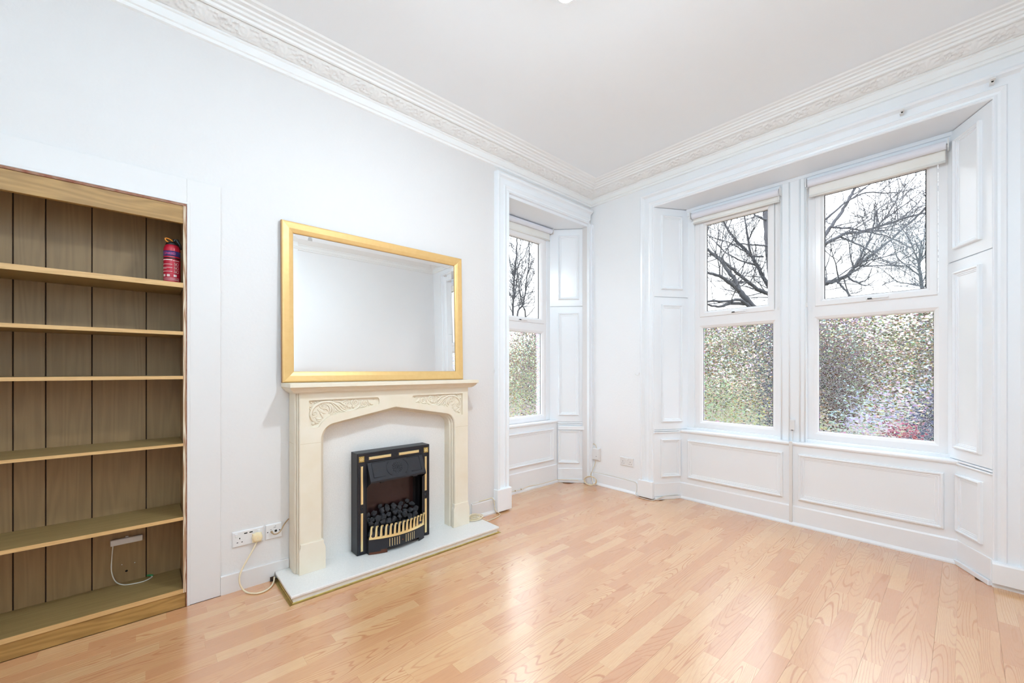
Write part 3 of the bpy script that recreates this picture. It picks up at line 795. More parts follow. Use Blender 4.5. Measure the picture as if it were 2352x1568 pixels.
# label print: angle 0 looks along +x, the visible side is about -60..60 degrees
b = bm_new()
cyl_patch(b, D(-85), D(0), 0.120, 0.1245); cyl_patch(b, D(4), D(50), 0.118, 0.121)
for z in (0.098, 0.080, 0.060): cyl_patch(b, D(-85), D(0), z, z+0.0022)
cyl_patch(b, D(-85), D(-40), 0.0755, 0.0772)
for a in (-72, -38, 8): cyl_patch(b, D(a), D(a+22), 0.034, 0.046)
for z in (0.094, 0.074, 0.054):
    cyl_patch(b, D(12), D(44), z+0.013, z+0.0142); cyl_patch(b, D(12), D(44), z, z+0.0012); cyl_patch(b, D(12), D(14), z, z+0.014); cyl_patch(b, D(42), D(44), z, z+0.014); cyl_patch(b, D(20), D(30), z+0.004, z+0.009)
for z in (0.026, 0.020, 0.015): cyl_patch(b, D(-70), D(50), z, z+0.0012, n=8)
obj('instruction_print', b, M['print'], parent=fe, norm=False)
b = bm_new()
# outlined capitals round the band: O N D O
def stroke(a0, z0, a1, z1, w=0.0016):
    r = 0.0363
    if abs(a1-a0) < 1: cyl_patch(b, D(a0-1.4), D(a0+1.4), z0, z1, r, 1)
    elif abs(z1-z0) < 1e-4: cyl_patch(b, D(a0), D(a1), z0, z0+w, r, 3)
    else:
        v = [b.verts.new((ex+r*math.cos(D(a)), ey+r*math.sin(D(a)), ez+z)) for a, z in ((a0-1.6,z0),(a0+1.6,z0),(a1+1.6,z1),(a1-1.6,z1))]; b.faces.new(v)
zb, zt = 0.1505, 0.1625
for L0, ch in ((-62,'O'),(-40,'N'),(-18,'D'),(4,'O')):
    w_ = 15
    stroke(L0, zb, L0, zt); stroke(L0+w_, zb, L0+w_, zt)
    if ch in 'OD': stroke(L0, zb, L0+w_, zb); stroke(L0, zt-0.0016, L0+w_, zt-0.0016)
    else: stroke(L0, zt, L0+w_, zb)
obj('band_lettering', b, M['pinkprint'], parent=fe, norm=False)
b = bm_new(); lathe(b, (ex,ey,ez), [(0.026,0.204),(0.028,0.208),(0.024,0.216),(0.014,0.222),(0.008,0.226)], 20)
tube(b, [(ex, ey+0.006, ez+0.22), (ex, ey+0.012, ez+0.236), (ex, ey+0.020, ez+0.238), (ex, ey+0.034, ez+0.210), (ex, ey+0.036, ez+0.19)], [0.008,0.009,0.008,0.006,0.005], 10)
obj('valve_head', b, M['black'], parent=fe, smooth=True)
b = bm_new()
tube(b, [(ex+0.005, ey-0.012+0.016*math.cos(a)-0.004*math.sin(a), ez+0.228+0.011*math.sin(a)+0.004*math.cos(a)*-1) for a in [2*PI*i/18 for i in range(18)]], 0.0028, 8, closed=True)
obj('pull_ring', b, M['orange'], parent=fe, smooth=True)

# white cable box on the back boards, with its loose lead
cb = thing('cable_box', 'long white cable box screwed to the boarded back under the lowest raised shelf', 'cable box', (-3.035, -0.072, 0.312))
b = bm_new(); box(b, -3.0468, -3.024, -0.136, -0.008, 0.312, 0.343); obj('housing', b, M['plastic'], parent=cb, bev=0.004)
b = bm_new(); box(b, -3.0468, -3.038, -0.078, -0.066, 0.343, 0.349); obj('clip', b, M['plastic'], parent=cb, bev=0.001)
ld = thing('loose_lead', 'thin white lead with green taped end looping onto the bottom shelf', 'cable', (-3.0, -0.06, 0.0995))
pts = [(-3.036,-0.126,0.311),(-3.034,-0.130,0.25),(-3.030,-0.131,0.18),(-3.024,-0.116,0.125),(-3.005,-0.085,0.103),(-2.985,-0.040,0.102),(-2.985,0.0,0.102),(-3.015,0.030,0.102),(-3.036,0.024,0.102)]
b = bm_new(); tube(b, smooth_path(pts), 0.0026, 7); obj('flex', b, M['white_cable'], parent=ld, smooth=True)
b = bm_new(); tube(b, [(-3.030,0.034,0.1045),(-3.038,0.018,0.106),(-3.041,0.008,0.108)], [0.004,0.006,0.0035], 8); obj('taped_end', b, M['green'], parent=ld, smooth=True)
for y_, z_, r_ in ((-0.092,0.198,0.0022),(-0.041,0.193,0.0022)):
    b = bm_new(); lathe(b, (-3.047, y_, z_), [(r_,-0.001),(r_,0.0012),(r_*0.5,0.0018)], 10, 'X'); obj('wall_screw', b, M['plastic'], parent=bk)
b = bm_new(); lathe(b, (-3.047, -0.074, 0.158), [(0.0055,-0.001),(0.0055,0.0004)], 14, 'X'); obj('cable_hole', b, M['hole'], parent=bk)

# ------------------------------------------------------------------ hearth
HZ = 0.046
he = thing('hearth', 'white marble hearth slab edged with a brass strip under the fireplace', 'hearth', (-2.57, 1.30, 0))
b = bm_new(); box(b, XA+0.002, -2.400, 0.588, 2.012, 0.001, HZ-0.016); obj('riser', b, M['marble_edge'], parent=he)
b = bm_new(); box(b, XA+0.002, -2.391, 0.577, 2.023, HZ-0.016, HZ); obj('slab', b, M['marble'], parent=he, bev=0.004)
LP = [(0,0),(0.020,0),(0.020,0.002),(0.006,0.004),(0.003,0.008),(0,0.008)]
b = bm_new()
sweep(b, [(0,0),(0.015,0),(0.015,0.0015),(0.004,0.003),(0.002,0.006),(0,0.006)], (-2.400, 0.588, 0.0005), (-2.400, 2.012, 0.0005), X_, Z_, m0=-1.2, m1=1.2)
sweep(b, LP, (-2.74, 0.588, 0.0005), (-2.400, 0.588, 0.0005), -Y_, Z_, m1=1)
sweep(b, LP, (-2.60, 2.012, 0.0005), (-2.400, 2.012, 0.0005), Y_, Z_, m1=1)
obj('brass_edging', b, M['brass_dull'], parent=he)

# ------------------------------------------------------------------ cream stone surround
YC = 1.282
su = thing('fireplace_surround', 'cream stone fireplace surround with carved scroll panels and an arched opening', 'fireplace surround', (-2.68, YC, HZ))
XF = -2.612                                    # front face
OY = 0.602                                     # half width of the front face
def arch_pts(inner):
    """left half of the opening outline, bottom to apex, offset inwards"""
    h = 0.490-inner
    lift = inner*1.02
    pts = [(YC-h, HZ), (YC-h, 0.815)]
    cx, cz, r = YC-h+0.092, 0.828, 0.092
    for i in range(1, 9):
        a = PI - (PI/2-0.20)*i/8
        pts.append((cx+r*math.cos(a), cz+r*math.sin(a)*1.05 - lift*0.55*(i/8)))
    pts.append((YC, 1.001-lift))
    return pts
def full_arch(inner):
    L = arch_pts(inner); return L + [(2*YC-y, z) for y, z in L[-2::-1]]
def carve_outline():
    L = [(0.727,1.067),(0.727,0.905),(0.731,0.901),(0.777,0.901),(0.783,0.905)]
    # concave quadrant that follows the arch
    for y, z in ((0.797,0.925),(0.815,0.944),(0.836,0.959),(0.862,0.970),(0.93,0.983),(1.00,0.993),(1.08,1.004),(1.150,1.016),(1.160,1.020),(1.164,1.030),(1.162,1.055),(1.156,1.064),(1.148,1.068)): L.append((y, z))
    return L
CL = carve_outline()
CR = [(2*YC-y, z) for y, z in CL][::-1]
b = bm_new()
def loop_edges(pts, x):
    vs = [b.verts.new((x, y, z)) for y, z in pts]
    es = [b.edges.new((vs[i], vs[(i+1)%len(vs)])) for i in range(len(vs))]
    return vs, es
A = full_arch(0)
outer = [(YC-OY, HZ), (YC-OY, 1.114), (YC+OY, 1.114), (YC+OY, HZ)] + A[::-1]
v0, e0 = loop_edges(outer, XF)
v1, e1 = loop_edges(CL, XF); v2, e2 = loop_edges(CR, XF)
bmesh.ops.triangle_fill(b, use_beauty=True, edges=e0+e1+e2)
for vs in (v1, v2):
    back = [b.verts.new(v.co + Vector((-0.015, 0, 0))) for v in vs]
    for i in range(len(vs)):
        j = (i+1) % len(vs); b.faces.new([vs[i], vs[j], back[j], back[i]])
    es = [b.edges.get((back[i], back[(i+1)%len(vs)])) for i in range(len(vs))]
    bmesh.ops.triangle_fill(b, use_beauty=True, edges=es)
# beaded moulding stepping back round the opening, then the plain reveal
steps = [(0.0, 0.0)]
for k in range(3):
    for i in range(1, 6):
        a = PI/2*i/5
        steps.append((0.0100*k+0.0100*math.sin(a), 0.018*k+0.017*(1-math.cos(a))))
    steps += [(0.0100*(k+1), 0.018*k+0.022), (0.0100*(k+1)+0.0022, 0.018*k+0.022)] if k < 2 else [(0.0300, 0.058)]
    if k < 2: steps.append((0.0100*(k+1)+0.0022, 0.018*(k+1)))
steps = [(i, d) for i, d in steps]
steps += [(0.030, 0.060), (0.030, 0.112)]
prev = None
for ins, dep in steps:
    row = [b.verts.new((XF-dep, y, z)) for y, z in full_arch(ins)]
    if prev:
        for i in range(len(row)-1): b.faces.new([prev[i], prev[i+1], row[i+1], row[i]])
    prev = row
# outer corner beads and the plain side
for sg in (-1, 1):
    prof = [(0.0, 0.0)]
    for k in range(3):
        for i in range(1, 5):
            a = PI/2*i/4
            prof.append((0.008*k+0.008*math.sin(a), 0.0125*k+0.0125*(1-math.cos(a))))
        prof += [(0.008*(k+1), 0.0125*(k+1)+0.005), (0.008*(k+1)+0.002, 0.0125*(k+1)+0.005), (0.008*(k+1)+0.002, 0.0125*(k+1))] if k < 2 else [(0.008*(k+1), 0.0125*(k+1)+0.0015)]
    prof += [(0.025, 0.043), (0.025, XF-XA-0.004)]
    lo = [b.verts.new((XF-d, YC+sg*(OY+u), HZ)) for u, d in prof]; hi = [b.verts.new((XF-d, YC+sg*(OY+u), 1.114)) for u, d in prof]
    for i in range(len(prof)-1): b.faces.new([lo[i], lo[i+1], hi[i+1], hi[i]])
obj('body', b, M['stone'], parent=su)
# block feet
for sg in (-1, 1):
    b = bm_new()
    ya, yb_ = sorted((YC+sg*(OY+0.010), YC+sg*(0.490-0.026)))
    poly = [(ya, HZ), (yb_, HZ), (yb_, 0.175), (yb_-0.004, 0.187), (yb_-0.011, 0.200), (yb_-0.012, 0.222), (ya+0.008, 0.222), (ya+0.007, 0.200), (ya+0.001, 0.187), (ya, 0.175)]
    fr = [b.verts.new((XF+0.013, y, z)) for y, z in poly]; bk_ = [b.verts.new((XF-0.020, y, z)) for y, z in poly]
    b.faces.new(fr); b.faces.new(bk_[::-1])
    for i in range(len(poly)): b.faces.new([fr[i], fr[(i+1)%len(poly)], bk_[(i+1)%len(poly)], bk_[i]])
    obj('foot_block', b, M['stone'], parent=su, bev=0.002)
# cove under the shelf, and the shelf
b = bm_new()
cov = [(0,1.112),(0.010,1.112),(0.012,1.117),(0.020,1.119),(0.024,1.126),(0.030,1.130),(0.036,1.138),(0.040,1.1465),(0,1.1465)]
hw = OY+0.025
sweep(b, cov, (XF, YC-hw, 0), (XF, YC+hw, 0), X_, Z_, m0=-1, m1=1)
sweep(b, cov, (XA+0.003, YC-hw, 0), (XF, YC-hw, 0), -Y_, Z_, m1=1)
sweep(b, cov, (XF, YC+hw, 0), (XA+0.003, YC+hw, 0), Y_, Z_, m0=-1)
box(b, XA+0.003, XF, YC-hw, YC+hw, 1.112, 1.1465)
obj('bed_moulding', b, M['stone'], parent=su)
b = bm_new(); box(b, XA+0.003, XF+0.062, YC-OY-0.070, YC+OY+0.064, 1.1465, 1.172); obj('mantel_shelf', b, M['stone'], parent=su, bev=0.003)
# joint lines across the legs
grout = pbr('joint_grout', s2l(188,168,128), 0.8)
for sg in (-1, 1):
    b = bm_new()
    ya, yb_ = sorted((YC+sg*(OY+0.0005), YC+sg*0.489)); box(b, XF-0.001, XF+0.0003, ya, yb_, 0.8105, 0.8117)
    obj('joint_line', b, grout, parent=su)
    b = bm_new()
    yo = YC+sg*(OY+0.025); box(b, XA+0.004, XF-0.042, yo-0.0003, yo+0.0003, 0.8105, 0.8117)
    obj('joint_line', b, grout, parent=su)

STROKES = [
  ( [(0.7859, 0.9286), (0.7532, 0.9447), (0.7396, 0.9724), (0.7433, 1.0013), (0.7582, 1.0269), (0.7833, 1.0441), (0.814, 1.0532), (0.8556, 1.051), (0.8955, 1.0295), (0.9226, 1.0001), (0.9528, 0.9869), (0.992, 0.9956)] , 0.0062 ),
  ( [(0.8191, 1.0475), (0.8477, 1.0241), (0.853, 0.9965), (0.8425, 0.9809)] , 0.005 ),
  ( [(0.8347, 1.0467), (0.8635, 1.0177), (0.8662, 0.9874), (0.853, 0.9705)] , 0.005 ),
  ( [(0.8556, 1.0483), (0.8821, 1.0221), (0.9036, 0.9958), (0.9308, 0.9857)] , 0.004 ),
  ( [(0.7783, 1.0123), (0.7986, 0.9921), (0.8269, 0.982)] , 0.004 ),
  ( [(0.7935, 0.9898), (0.8063, 0.97), (0.8114, 0.9534)] , 0.005 ),
  ( [(0.7682, 0.9595), (0.7859, 0.9501), (0.8037, 0.954)] , 0.005 ),
  ( [(0.7732, 0.9457), (0.7909, 0.9389), (0.8011, 0.9515)] , 0.004 ),
  ( [(0.8688, 1.0558), (0.909, 1.0509), (0.9363, 1.03), (0.964, 1.0171)] , 0.005 ),
  ( [(0.8821, 1.0441), (0.9144, 1.0284), (0.9308, 1.008), (0.9528, 0.9953)] , 0.0045 ),
  ( [(0.9199, 1.0392), (0.9363, 1.0523), (0.9528, 1.0543)] , 0.004 ),
  ( [(0.9528, 0.9869), (0.9807, 0.9878), (1.0148, 1.0026), (1.0349, 1.0186), (1.0378, 1.0413)] , 0.005 ),
  ( [(1.0966, 1.044), (1.1085, 1.0259), (1.1266, 1.022)] , 0.005 ),
  ( [(1.0378, 1.0069), (1.0494, 1.012), (1.067, 1.0109), (1.0847, 1.0185)] , 0.004 ),
  ( [(0.8741, 0.9841), (0.8821, 1.0), (0.8902, 0.9912), (0.9036, 0.9848)] , 0.004 ),
  ( [(0.8114, 1.0074), (0.8295, 1.0117), (0.8399, 0.9947)] , 0.004 ),
  ( [(0.7433, 0.9588), (0.7532, 0.966), (0.7482, 0.9478)] , 0.004 ),
  ( [(1.0906, 1.0531), (1.0966, 1.0324), (1.0936, 1.018)] , 0.004 ),
  ( [(0.9528, 1.0458), (0.9473, 1.0265), (0.9335, 1.0134)] , 0.004 ),
]
SPIRALS = [((0.7607, 0.9841), 0.0252, 1.6), ((0.8114, 1.0317), 0.0239, 1.6), ((0.9695, 1.0435), 0.0138, 1.3), ((1.0048, 1.0402), 0.026, 1.7), ((1.0684, 1.031), 0.0252, 1.6), ((1.1311, 1.054), 0.0074, 1.0)]
BEADS = [((0.9473, 1.0111), 0.0048), ((0.9612, 1.0117), 0.0048), ((0.9737, 1.0095), 0.0053), ((0.9934, 1.0139), 0.0096), ((0.7532, 0.9261), 0.0096), ((0.7695, 0.93), 0.0064), ((0.7383, 1.0281), 0.0048), ((0.7371, 1.0149), 0.0048), ((0.7657, 1.0531), 0.0064), ((0.7757, 1.0552), 0.0042), ((1.0091, 1.0571), 0.0037), ((0.7383, 0.991), 0.0037), ((0.8848, 0.9806), 0.0042), ((1.0966, 1.0178), 0.0048), ((0.7859, 1.0574), 0.0037), ((0.7433, 1.0517), 0.0048)]
def carving(mirror):
    b = bm_new()
    X0 = XF-0.0145
    fy = (lambda y: 2*YC-y) if mirror else (lambda y: y)
    for pts, r in STROKES:
        P = smooth_path([(X0, fy(y), z) for y, z in pts], 4)
        n = len(P)
        tube(b, P, [1.3*r*(0.45+0.75*math.sin(PI*min(1, 0.12+0.88*i/(n-1)))) for i in range(n)], 6)
    for (cy, cz), R, turns in SPIRALS:
        P = []; n = int(14*turns)
        for i in range(n+1):
            t = i/n; a = 2.2 + turns*2*PI*t; rr = R*0.92*(1-0.80*t)
            P.append((X0, fy(cy+rr*math.cos(a)), cz+rr*math.sin(a)))
        tube(b, P, [R*0.20*(1-0.3*i/n) for i in range(n+1)], 6)
        blob(b, (X0, fy(cy), cz), R*0.24)
    for (cy, cz), r in BEADS: blob(b, (X0, fy(cy), cz), r*1.25)
    return b
for mr_ in (False, True): obj('carved_scrolls', carving(mr_), M['stone'], parent=su, smooth=True)
b = bm_new(); box(b, XA+0.003, -2.722, YC-0.53, YC+0.53, HZ, 1.0); obj('back_panel', b, M['marble'], parent=su)

# ------------------------------------------------------------------ electric fire
EF = thing('electric_fire', 'black electric fire with brass strips and grate in the cream surround', 'electric fire', (-2.62, 1.282, HZ))
FX = -2.622                                    # front of its frame
y0, y1, z0, z1 = 1.017, 1.547, HZ+0.001, 0.706
oy0, oy1, oz0, oz1 = 1.080, 1.486, 0.10, 0.640
b = bm_new()
box(b, -2.7215, FX, y0, oy0, z0, z1); box(b, -2.7215, FX, oy1, y1, z0, z1); box(b, -2.7215, FX, oy0, oy1, oz1, z1); box(b, -2.7215, FX, oy0, oy1, z0, oz0)
ef_frame = obj('outer_frame', b, M['iron'], parent=EF, norm=False)
b = bm_new()
rings(b, (FX,0,0), Y_, Z_, X_, (y0+0.001, y1-0.001, z0, z1-0.001), [(0,-0.002),(0.003,0.004),(0.007,0.004),(0.009,0.0)], cap=False)
rings(b, (FX,0,0), Y_, Z_, X_, (oy0-0.006, oy1+0.006, oz0, oz1+0.006), [(0,0.0),(0.002,0.005),(0.006,0.005),(0.006,-0.03)], cap=False)
obj('raised_edge', b, M['iron'], parent=ef_frame)
b = bm_new(); box(b, -2.7213, -2.716, oy0, oy1, 0.1, oz1); obj('back_plate', b, M['iron_dark'], parent=EF)
b = bm_new()
q = []
for cy, cz, a0 in ((1.430, 0.520, 0), (1.140, 0.520, PI/2)):
    for i in range(7): q.append((cy+0.035*math.cos(a0+PI/2*i/6), cz+0.035*math.sin(a0+PI/2*i/6)))
q += [(1.105, 0.22), (1.465, 0.22)]
f_ = [b.verts.new((-2.7145, y, z)) for y, z in q]; g_ = [b.verts.new((-2.717, y, z)) for y, z in q]
b.faces.new(f_)
for i in range(len(q)): b.faces.new([f_[i], f_[(i+1)%len(q)], g_[(i+1)%len(q)], g_[i]])
obj('flame_screen', b, M['screen'], parent=EF)
# brass inlays
def inlay(ya, yb_, za, zb):
    b = bm_new(); rings(b, (FX,0,0), Y_, Z_, X_, (ya, yb_, za, zb), [(0,0),(0.0015,0.004),(0.004,0.005)]); obj('brass_strip', b, M['brass'], parent=EF)
inlay(1.094, 1.250, 0.657, 0.677); inlay(1.306, 1.462, 0.657, 0.677)
for ya in (1.040, 1.508):
    inlay(ya, ya+0.017, 0.373, 0.622); inlay(ya, ya+0.017, 0.068, 0.317)
for ya in (1.028, 1.501):
    b = bm_new(); rings(b, (FX,0,0), Y_, Z_, X_, (ya, ya+0.037, 0.648, 0.687), [(0,0),(0.001,0.002),(0.003,0.002)])
    sq = obj('corner_square', b, M['brass_dull'], parent=EF)
    b = bm_new()
    c = Vector((FX+0.002, ya+0.0185, 0.6675))
    for k in range(8):
        a = 2*PI*k/8; tube(b, [c+Vector((0, 0.004*math.cos(a), 0.004*math.sin(a))), c+Vector((0, 0.015*math.cos(a), 0.015*math.sin(a)))], [0.0016, 0.0026], 6)
    blob(b, c, 0.0035)
    obj('leaf_pattern', b, M['brass'], parent=sq, smooth=True)
for cy, cz in ((1.278,0.667),(1.0485,0.345),(1.5165,0.345)):
    b = bm_new(); lathe(b, (FX, cy, cz), [(0.009,-0.001),(0.009,0.003),(0.006,0.003),(0.006,0.0015),(0.001,0.003)], 16, 'X'); obj('round_stud', b, M['iron'], parent=EF, smooth=True)
# hood
HXt, HXb, hzt, hzb = FX+0.004, -2.560, 0.638, 0.527
b = bm_new()
prof = [(oy0+0.002, 0), (oy1-0.002, 0)]
def hp(y, t, off=0.0): return Vector((HXt+(HXb-HXt)*t+off*0.87, y, hzt+(hzb-hzt)*t+off*0.5))
TL, TR = hp(oy0+0.002,0), hp(oy1-0.002,0); BL, BR = hp(oy0+0.002,1), hp(oy1+0.008,1)
BR = hp(oy1-0.002,1)
vs = [b.verts.new(p) for p in (TL, TR, BR, BL)]
lip = [b.verts.new(p) for p in (BL+Vector((0,0,-0.012)), BR+Vector((0,0,-0.012)))]
side = [b.verts.new((FX-0.01, oy0+0.002, 0.470)), b.verts.new((FX-0.01, oy1-0.002, 0.470))]
rear = [b.verts.new((-2.70, oy0+0.002, 0.57)), b.verts.new((-2.70, oy1-0.002, 0.57))]
b.faces.new(vs); b.faces.new([vs[3], vs[2], lip[1], lip[0]])
b.faces.new([vs[0], vs[3], lip[0], side[0]]); b.faces.new([vs[1], side[1], lip[1], vs[2]])
b.faces.new([lip[0], lip[1], rear[1], rear[0]])
hood = obj('hood', b, M['iron'], parent=EF)
nh = (hp(1.2,0)-hp(1.2,1)).cross(Y_); nh.normalize()
if nh.x < 0: nh = -nh
up = (hp(1.2,0)-hp(1.2,1)).normalized()
HC = hp(1.283, 0.46)
def on_hood(dy, du, h=0.0008): return HC + Y_*dy + up*du + nh*h
b = bm_new()
for k in range(12):
    a = 2*PI*k/12; ring = []
    for i in range(12):
        t = 2*PI*i/12; rr, tt = 0.026+0.012*math.cos(t), 0.0058*math.sin(t)
        ring.append(on_hood(rr*math.cos(a)-tt*math.sin(a), rr*math.sin(a)+tt*math.cos(a)))
    tube(b, ring, 0.0017, 5, closed=True)
tube(b, [on_hood(0.011*math.cos(2*PI*i/14), 0.011*math.sin(2*PI*i/14)) for i in range(14)], 0.0014, 5, closed=True)
blob(b, on_hood(0,0), 0.005)
obj('rosette', b, M['iron'], parent=hood, smooth=True)
for sg in (-1, 1):
    b = bm_new()
    tube(b, [on_hood(sg*(0.030+0.048*math.cos(a)*1.0), 0.052*math.sin(a)) for a in [(-1.15+2.3*i/12) for i in range(13)]], 0.0019, 5)
    e = 0.174
    P = [on_hood(sg*0.078, 0.052), on_hood(sg*e, 0.052), on_hood(sg*e, -0.046), on_hood(sg*0.095, -0.046)]
    for p, q2 in zip(P, P[1:]): tube(b, [p, q2], 0.0016, 5)
    tag(obj('raised_line', b, M['iron'], parent=hood, smooth=True))
for ya, yb_ in ((1.16, 1.185), (1.395, 1.43)):
    b = bm_new(); box(b, -2.600, -2.586, ya, yb_, 0.500, 0.511); obj('hood_switch', b, M['iron_dark'], parent=hood)
# bowed tray
def bow(y, out=0.0):
    t = (y-1.283)/0.203
    return -2.590 + 0.052*(1-t*t) + out
ny = 24
def bow_strip(b, za, zb, ya, yb_, th=0.006, out=0.0, n=ny):
    rows = []
    for i in range(n+1):
        y = ya+(yb_-ya)*i/n; x = bow(y, out)
        rows.append([b.verts.new(p) for p in ((x,y,za),(x,y,zb),(x-th,y,zb),(x-th,y,za))])
    for A_, B_ in zip(rows, rows[1:]):
        for k in range(4): b.faces.new([A_[k], A_[(k+1)%4], B_[(k+1)%4], B_[k]])
    b.faces.new(rows[0][::-1]); b.faces.new(rows[-1])
b = bm_new()
bow_strip(b, 0.075, 0.147, 1.080, 1.486)
bow_strip(b, HZ+0.001, 0.075, 1.080, 1.190, n=8); bow_strip(b, HZ+0.001, 0.075, 1.430, 1.486, n=5)
tray = obj('front_tray', b, M['iron'], parent=EF)
b = bm_new()
top = [b.verts.new((bow(1.080+0.406*i/ny)-0.003, 1.080+0.406*i/ny, 0.142)) for i in range(ny+1)]
bk2 = [b.verts.new((-2.715, 1.080+0.406*i/ny, 0.142)) for i in range(ny+1)]
for i in range(ny): b.faces.new([top[i], top[i+1], bk2[i+1], bk2[i]])
for ye in (1.0805, 1.4855):
    f4 = [b.verts.new(p) for p in ((-2.715,ye,HZ+0.001),(bow(ye)-0.003,ye,HZ+0.001),(bow(ye)-0.003,ye,0.147),(-2.715,ye,0.147))]; b.faces.new(f4)
obj('coal_bed_plate', b, M['iron_dark'], parent=tray)
b = bm_new(); bow_strip(b, HZ+0.0015, 0.062, 1.083, 1.150, th=0.001, out=0.0006, n=6); bow_strip(b, HZ+0.003, 0.072, 1.150, 1.188, th=0.001, out=0.0006, n=6); obj('rust_patch', b, M['rust'], parent=tray)
for i in range(10):
    y = 1.203+0.0165*i if i < 5 else 1.318+0.0165*(i-5)
    b = bm_new(); bow_strip(b, 0.083, 0.135, y, y+0.0032, th=0.002, out=0.0015, n=1); obj('cream_slot', b, M['brass'], parent=tray)
b = bm_new(); lathe(b, (bow(1.295), 1.295, 0.106), [(0.005,-0.002),(0.005,0.004),(0.002,0.007)], 12, 'X'); obj('screw_stud', b, M['rust'], parent=tray)
# brass grate
gr = None
b = bm_new(); bow_strip(b, 0.148, 0.160, 1.082, 1.484, th=0.005, out=0.002)
bow_strip(b, 0.1445, 0.148, 1.081, 1.485, th=0.007, out=0.004)
gr = obj('brass_grate', b, M['brass'], parent=EF)
NB = 14
for k in range(NB):
    y = 1.094+0.378*k/(NB-1)
    x = bow(y)
    path = [(x, y, 0.158), (x+0.001, y, 0.180), (x+0.003, y, 0.205), (x+0.008, y, 0.226), (x+0.014, y, 0.236), (x+0.019, y, 0.233), (x+0.018, y, 0.228)]
    w_ = [0.0105, 0.0085, 0.0072, 0.0068, 0.0072, 0.0085, 0.0060]
    b = bm_new(); rows = []
    for (px, py, pz), ww in zip(path, w_):
        rows.append([b.verts.new(p) for p in ((px, py-ww, pz), (px+0.005, py-ww*0.45, pz+0.001), (px+0.005, py+ww*0.45, pz+0.001), (px, py+ww, pz), (px-0.003, py, pz))])
    for A_, B_ in zip(rows, rows[1:]):
        for i in range(5): b.faces.new([A_[i], A_[(i+1)%5], B_[(i+1)%5], B_[i]])
    b.faces.new(rows[0][::-1]); b.faces.new(rows[-1])
    obj('grate_bar', b, M['brass'], parent=gr, smooth=False)

# coals: a heap rising to the back
rc = random.Random(11)
coal_meshes = []
for k in range(7):
    b = bm_new(); bmesh.ops.create_icosphere(b, subdivisions=2, radius=1.0)
    off = Vector((k*7.3, k*3.1, k*1.7))
    for v in b.verts:
        d = v.co.normalized()
        v.co = d*(0.95 + 0.40*noise.noise(d*1.6+off) + 0.14*noise.noise(d*4.3+off))
    for _ in range(7):
        nn_ = Vector((rc.uniform(-1,1), rc.uniform(-1,1), rc.uniform(-1,1))).normalized(); lim = rc.uniform(0.50, 0.78)
        for v in b.verts:
            e_ = v.co.dot(nn_) - lim
            if e_ > 0: v.co -= nn_*e_
    me = bpy.data.meshes.new('coal'); b.to_mesh(me); b.free(); me.materials.append(M['coal'])
    coal_meshes.append(me)
placed = []
rows_ = [(-2.580, 0.165, 9, 0.020), (-2.600, 0.196, 9, 0.020), (-2.632, 0.222, 9, 0.021), (-2.655, 0.252, 9, 0.020), (-2.682, 0.278, 8, 0.020), (-2.692, 0.300, 5, 0.018), (-2.620, 0.165, 8, 0.022), (-2.665, 0.200, 8, 0.024), (-2.690, 0.240, 7, 0.022), (-2.690, 0.185, 7, 0.024)]
for ri, (rx, rz, n, r) in enumerate(rows_):
    for i in range(n):
        y = 1.108+0.352*(i+0.5*(ri % 2)*0.8+0.1)/(n-0.35) if ri != 5 else 1.200+0.052*i
        if y > 1.470: continue
        bulge = 0.012*math.sin((y-1.08)/0.406*PI*3+ri)
        x = rx + (0.030*(1-((y-1.283)/0.203)**2)-0.012 if ri < 2 else 0) + rc.uniform(-0.004, 0.004)
        o = bpy.data.objects.new('coal', coal_meshes[rc.randrange(7)])
        o.location = (x, y + rc.uniform(-0.004, 0.004), rz + bulge*0.6 + rc.uniform(-0.004, 0.004))
        o.rotation_euler = (rc.uniform(0,6), rc.uniform(0,6), rc.uniform(0,6))
        s_ = r*rc.uniform(0.9, 1.3)
        o.scale = (s_*rc.uniform(0.9,1.25), s_, s_*rc.uniform(0.8,1.0))
        COL.objects.link(o)
        tag(o, 'dark grey imitation coal heaped behind the brass grate of the electric fire', 'coal', 'coals on the electric fire')

# ------------------------------------------------------------------ mirror leaning back on the mantel shelf
my0, my1, mz0, mz1 = 0.607, 1.912, 1.1735, 2.150
th = math.radians(1.35)
MO = Vector((-2.7205, 0, mz0)); MX = Y_; MY = Vector((-math.sin(th), 0, math.cos(th))); MN = Vector((math.cos(th), 0, math.sin(th)))
mi = thing('gilt_mirror', 'large gold framed mirror leaning on the cream mantel shelf', 'mirror', (-2.715, (my0+my1)/2, mz0))
hh = (mz1-mz0)
FP = [(0,-0.016),(0,0.008),(0.004,0.013),(0.010,0.0145),(0.040,0.010),(0.058,0.004),(0.064,0.001),(0.066,-0.004)]
def stile(side):
    b = bm_new(); rect = (my0, my1, 0, hh); L = []
    for ins, h in FP:
        x0, x1, a0, a1 = my0+ins, my1-ins, ins, hh-ins
        c = {'bottom': ((x0,a0),(x1,a0)), 'right': ((x1,a0),(x1,a1)), 'top': ((x1,a1),(x0,a1)), 'left': ((x0,a1),(x0,a0))}[side]
        L.append([b.verts.new(MO+MX*p+MY*q_+MN*h) for p, q_ in c])
    for A_, B_ in zip(L, L[1:]): b.faces.new([A_[0], A_[1], B_[1], B_[0]])
    return b
for sd in ('bottom', 'right', 'top', 'left'): obj('frame_rail', stile(sd), M['gold'], parent=mi)
b = bm_new(); rings(b, MO, MX, MY, MN, (my0-0.0012, my1+0.0012, -0.0008, hh+0.0012), [(0,-0.0165),(0,0.006),(0.002,0.007)], cap=False, back=True); obj('gilded_edge', b, M['gold_edge'], parent=mi)
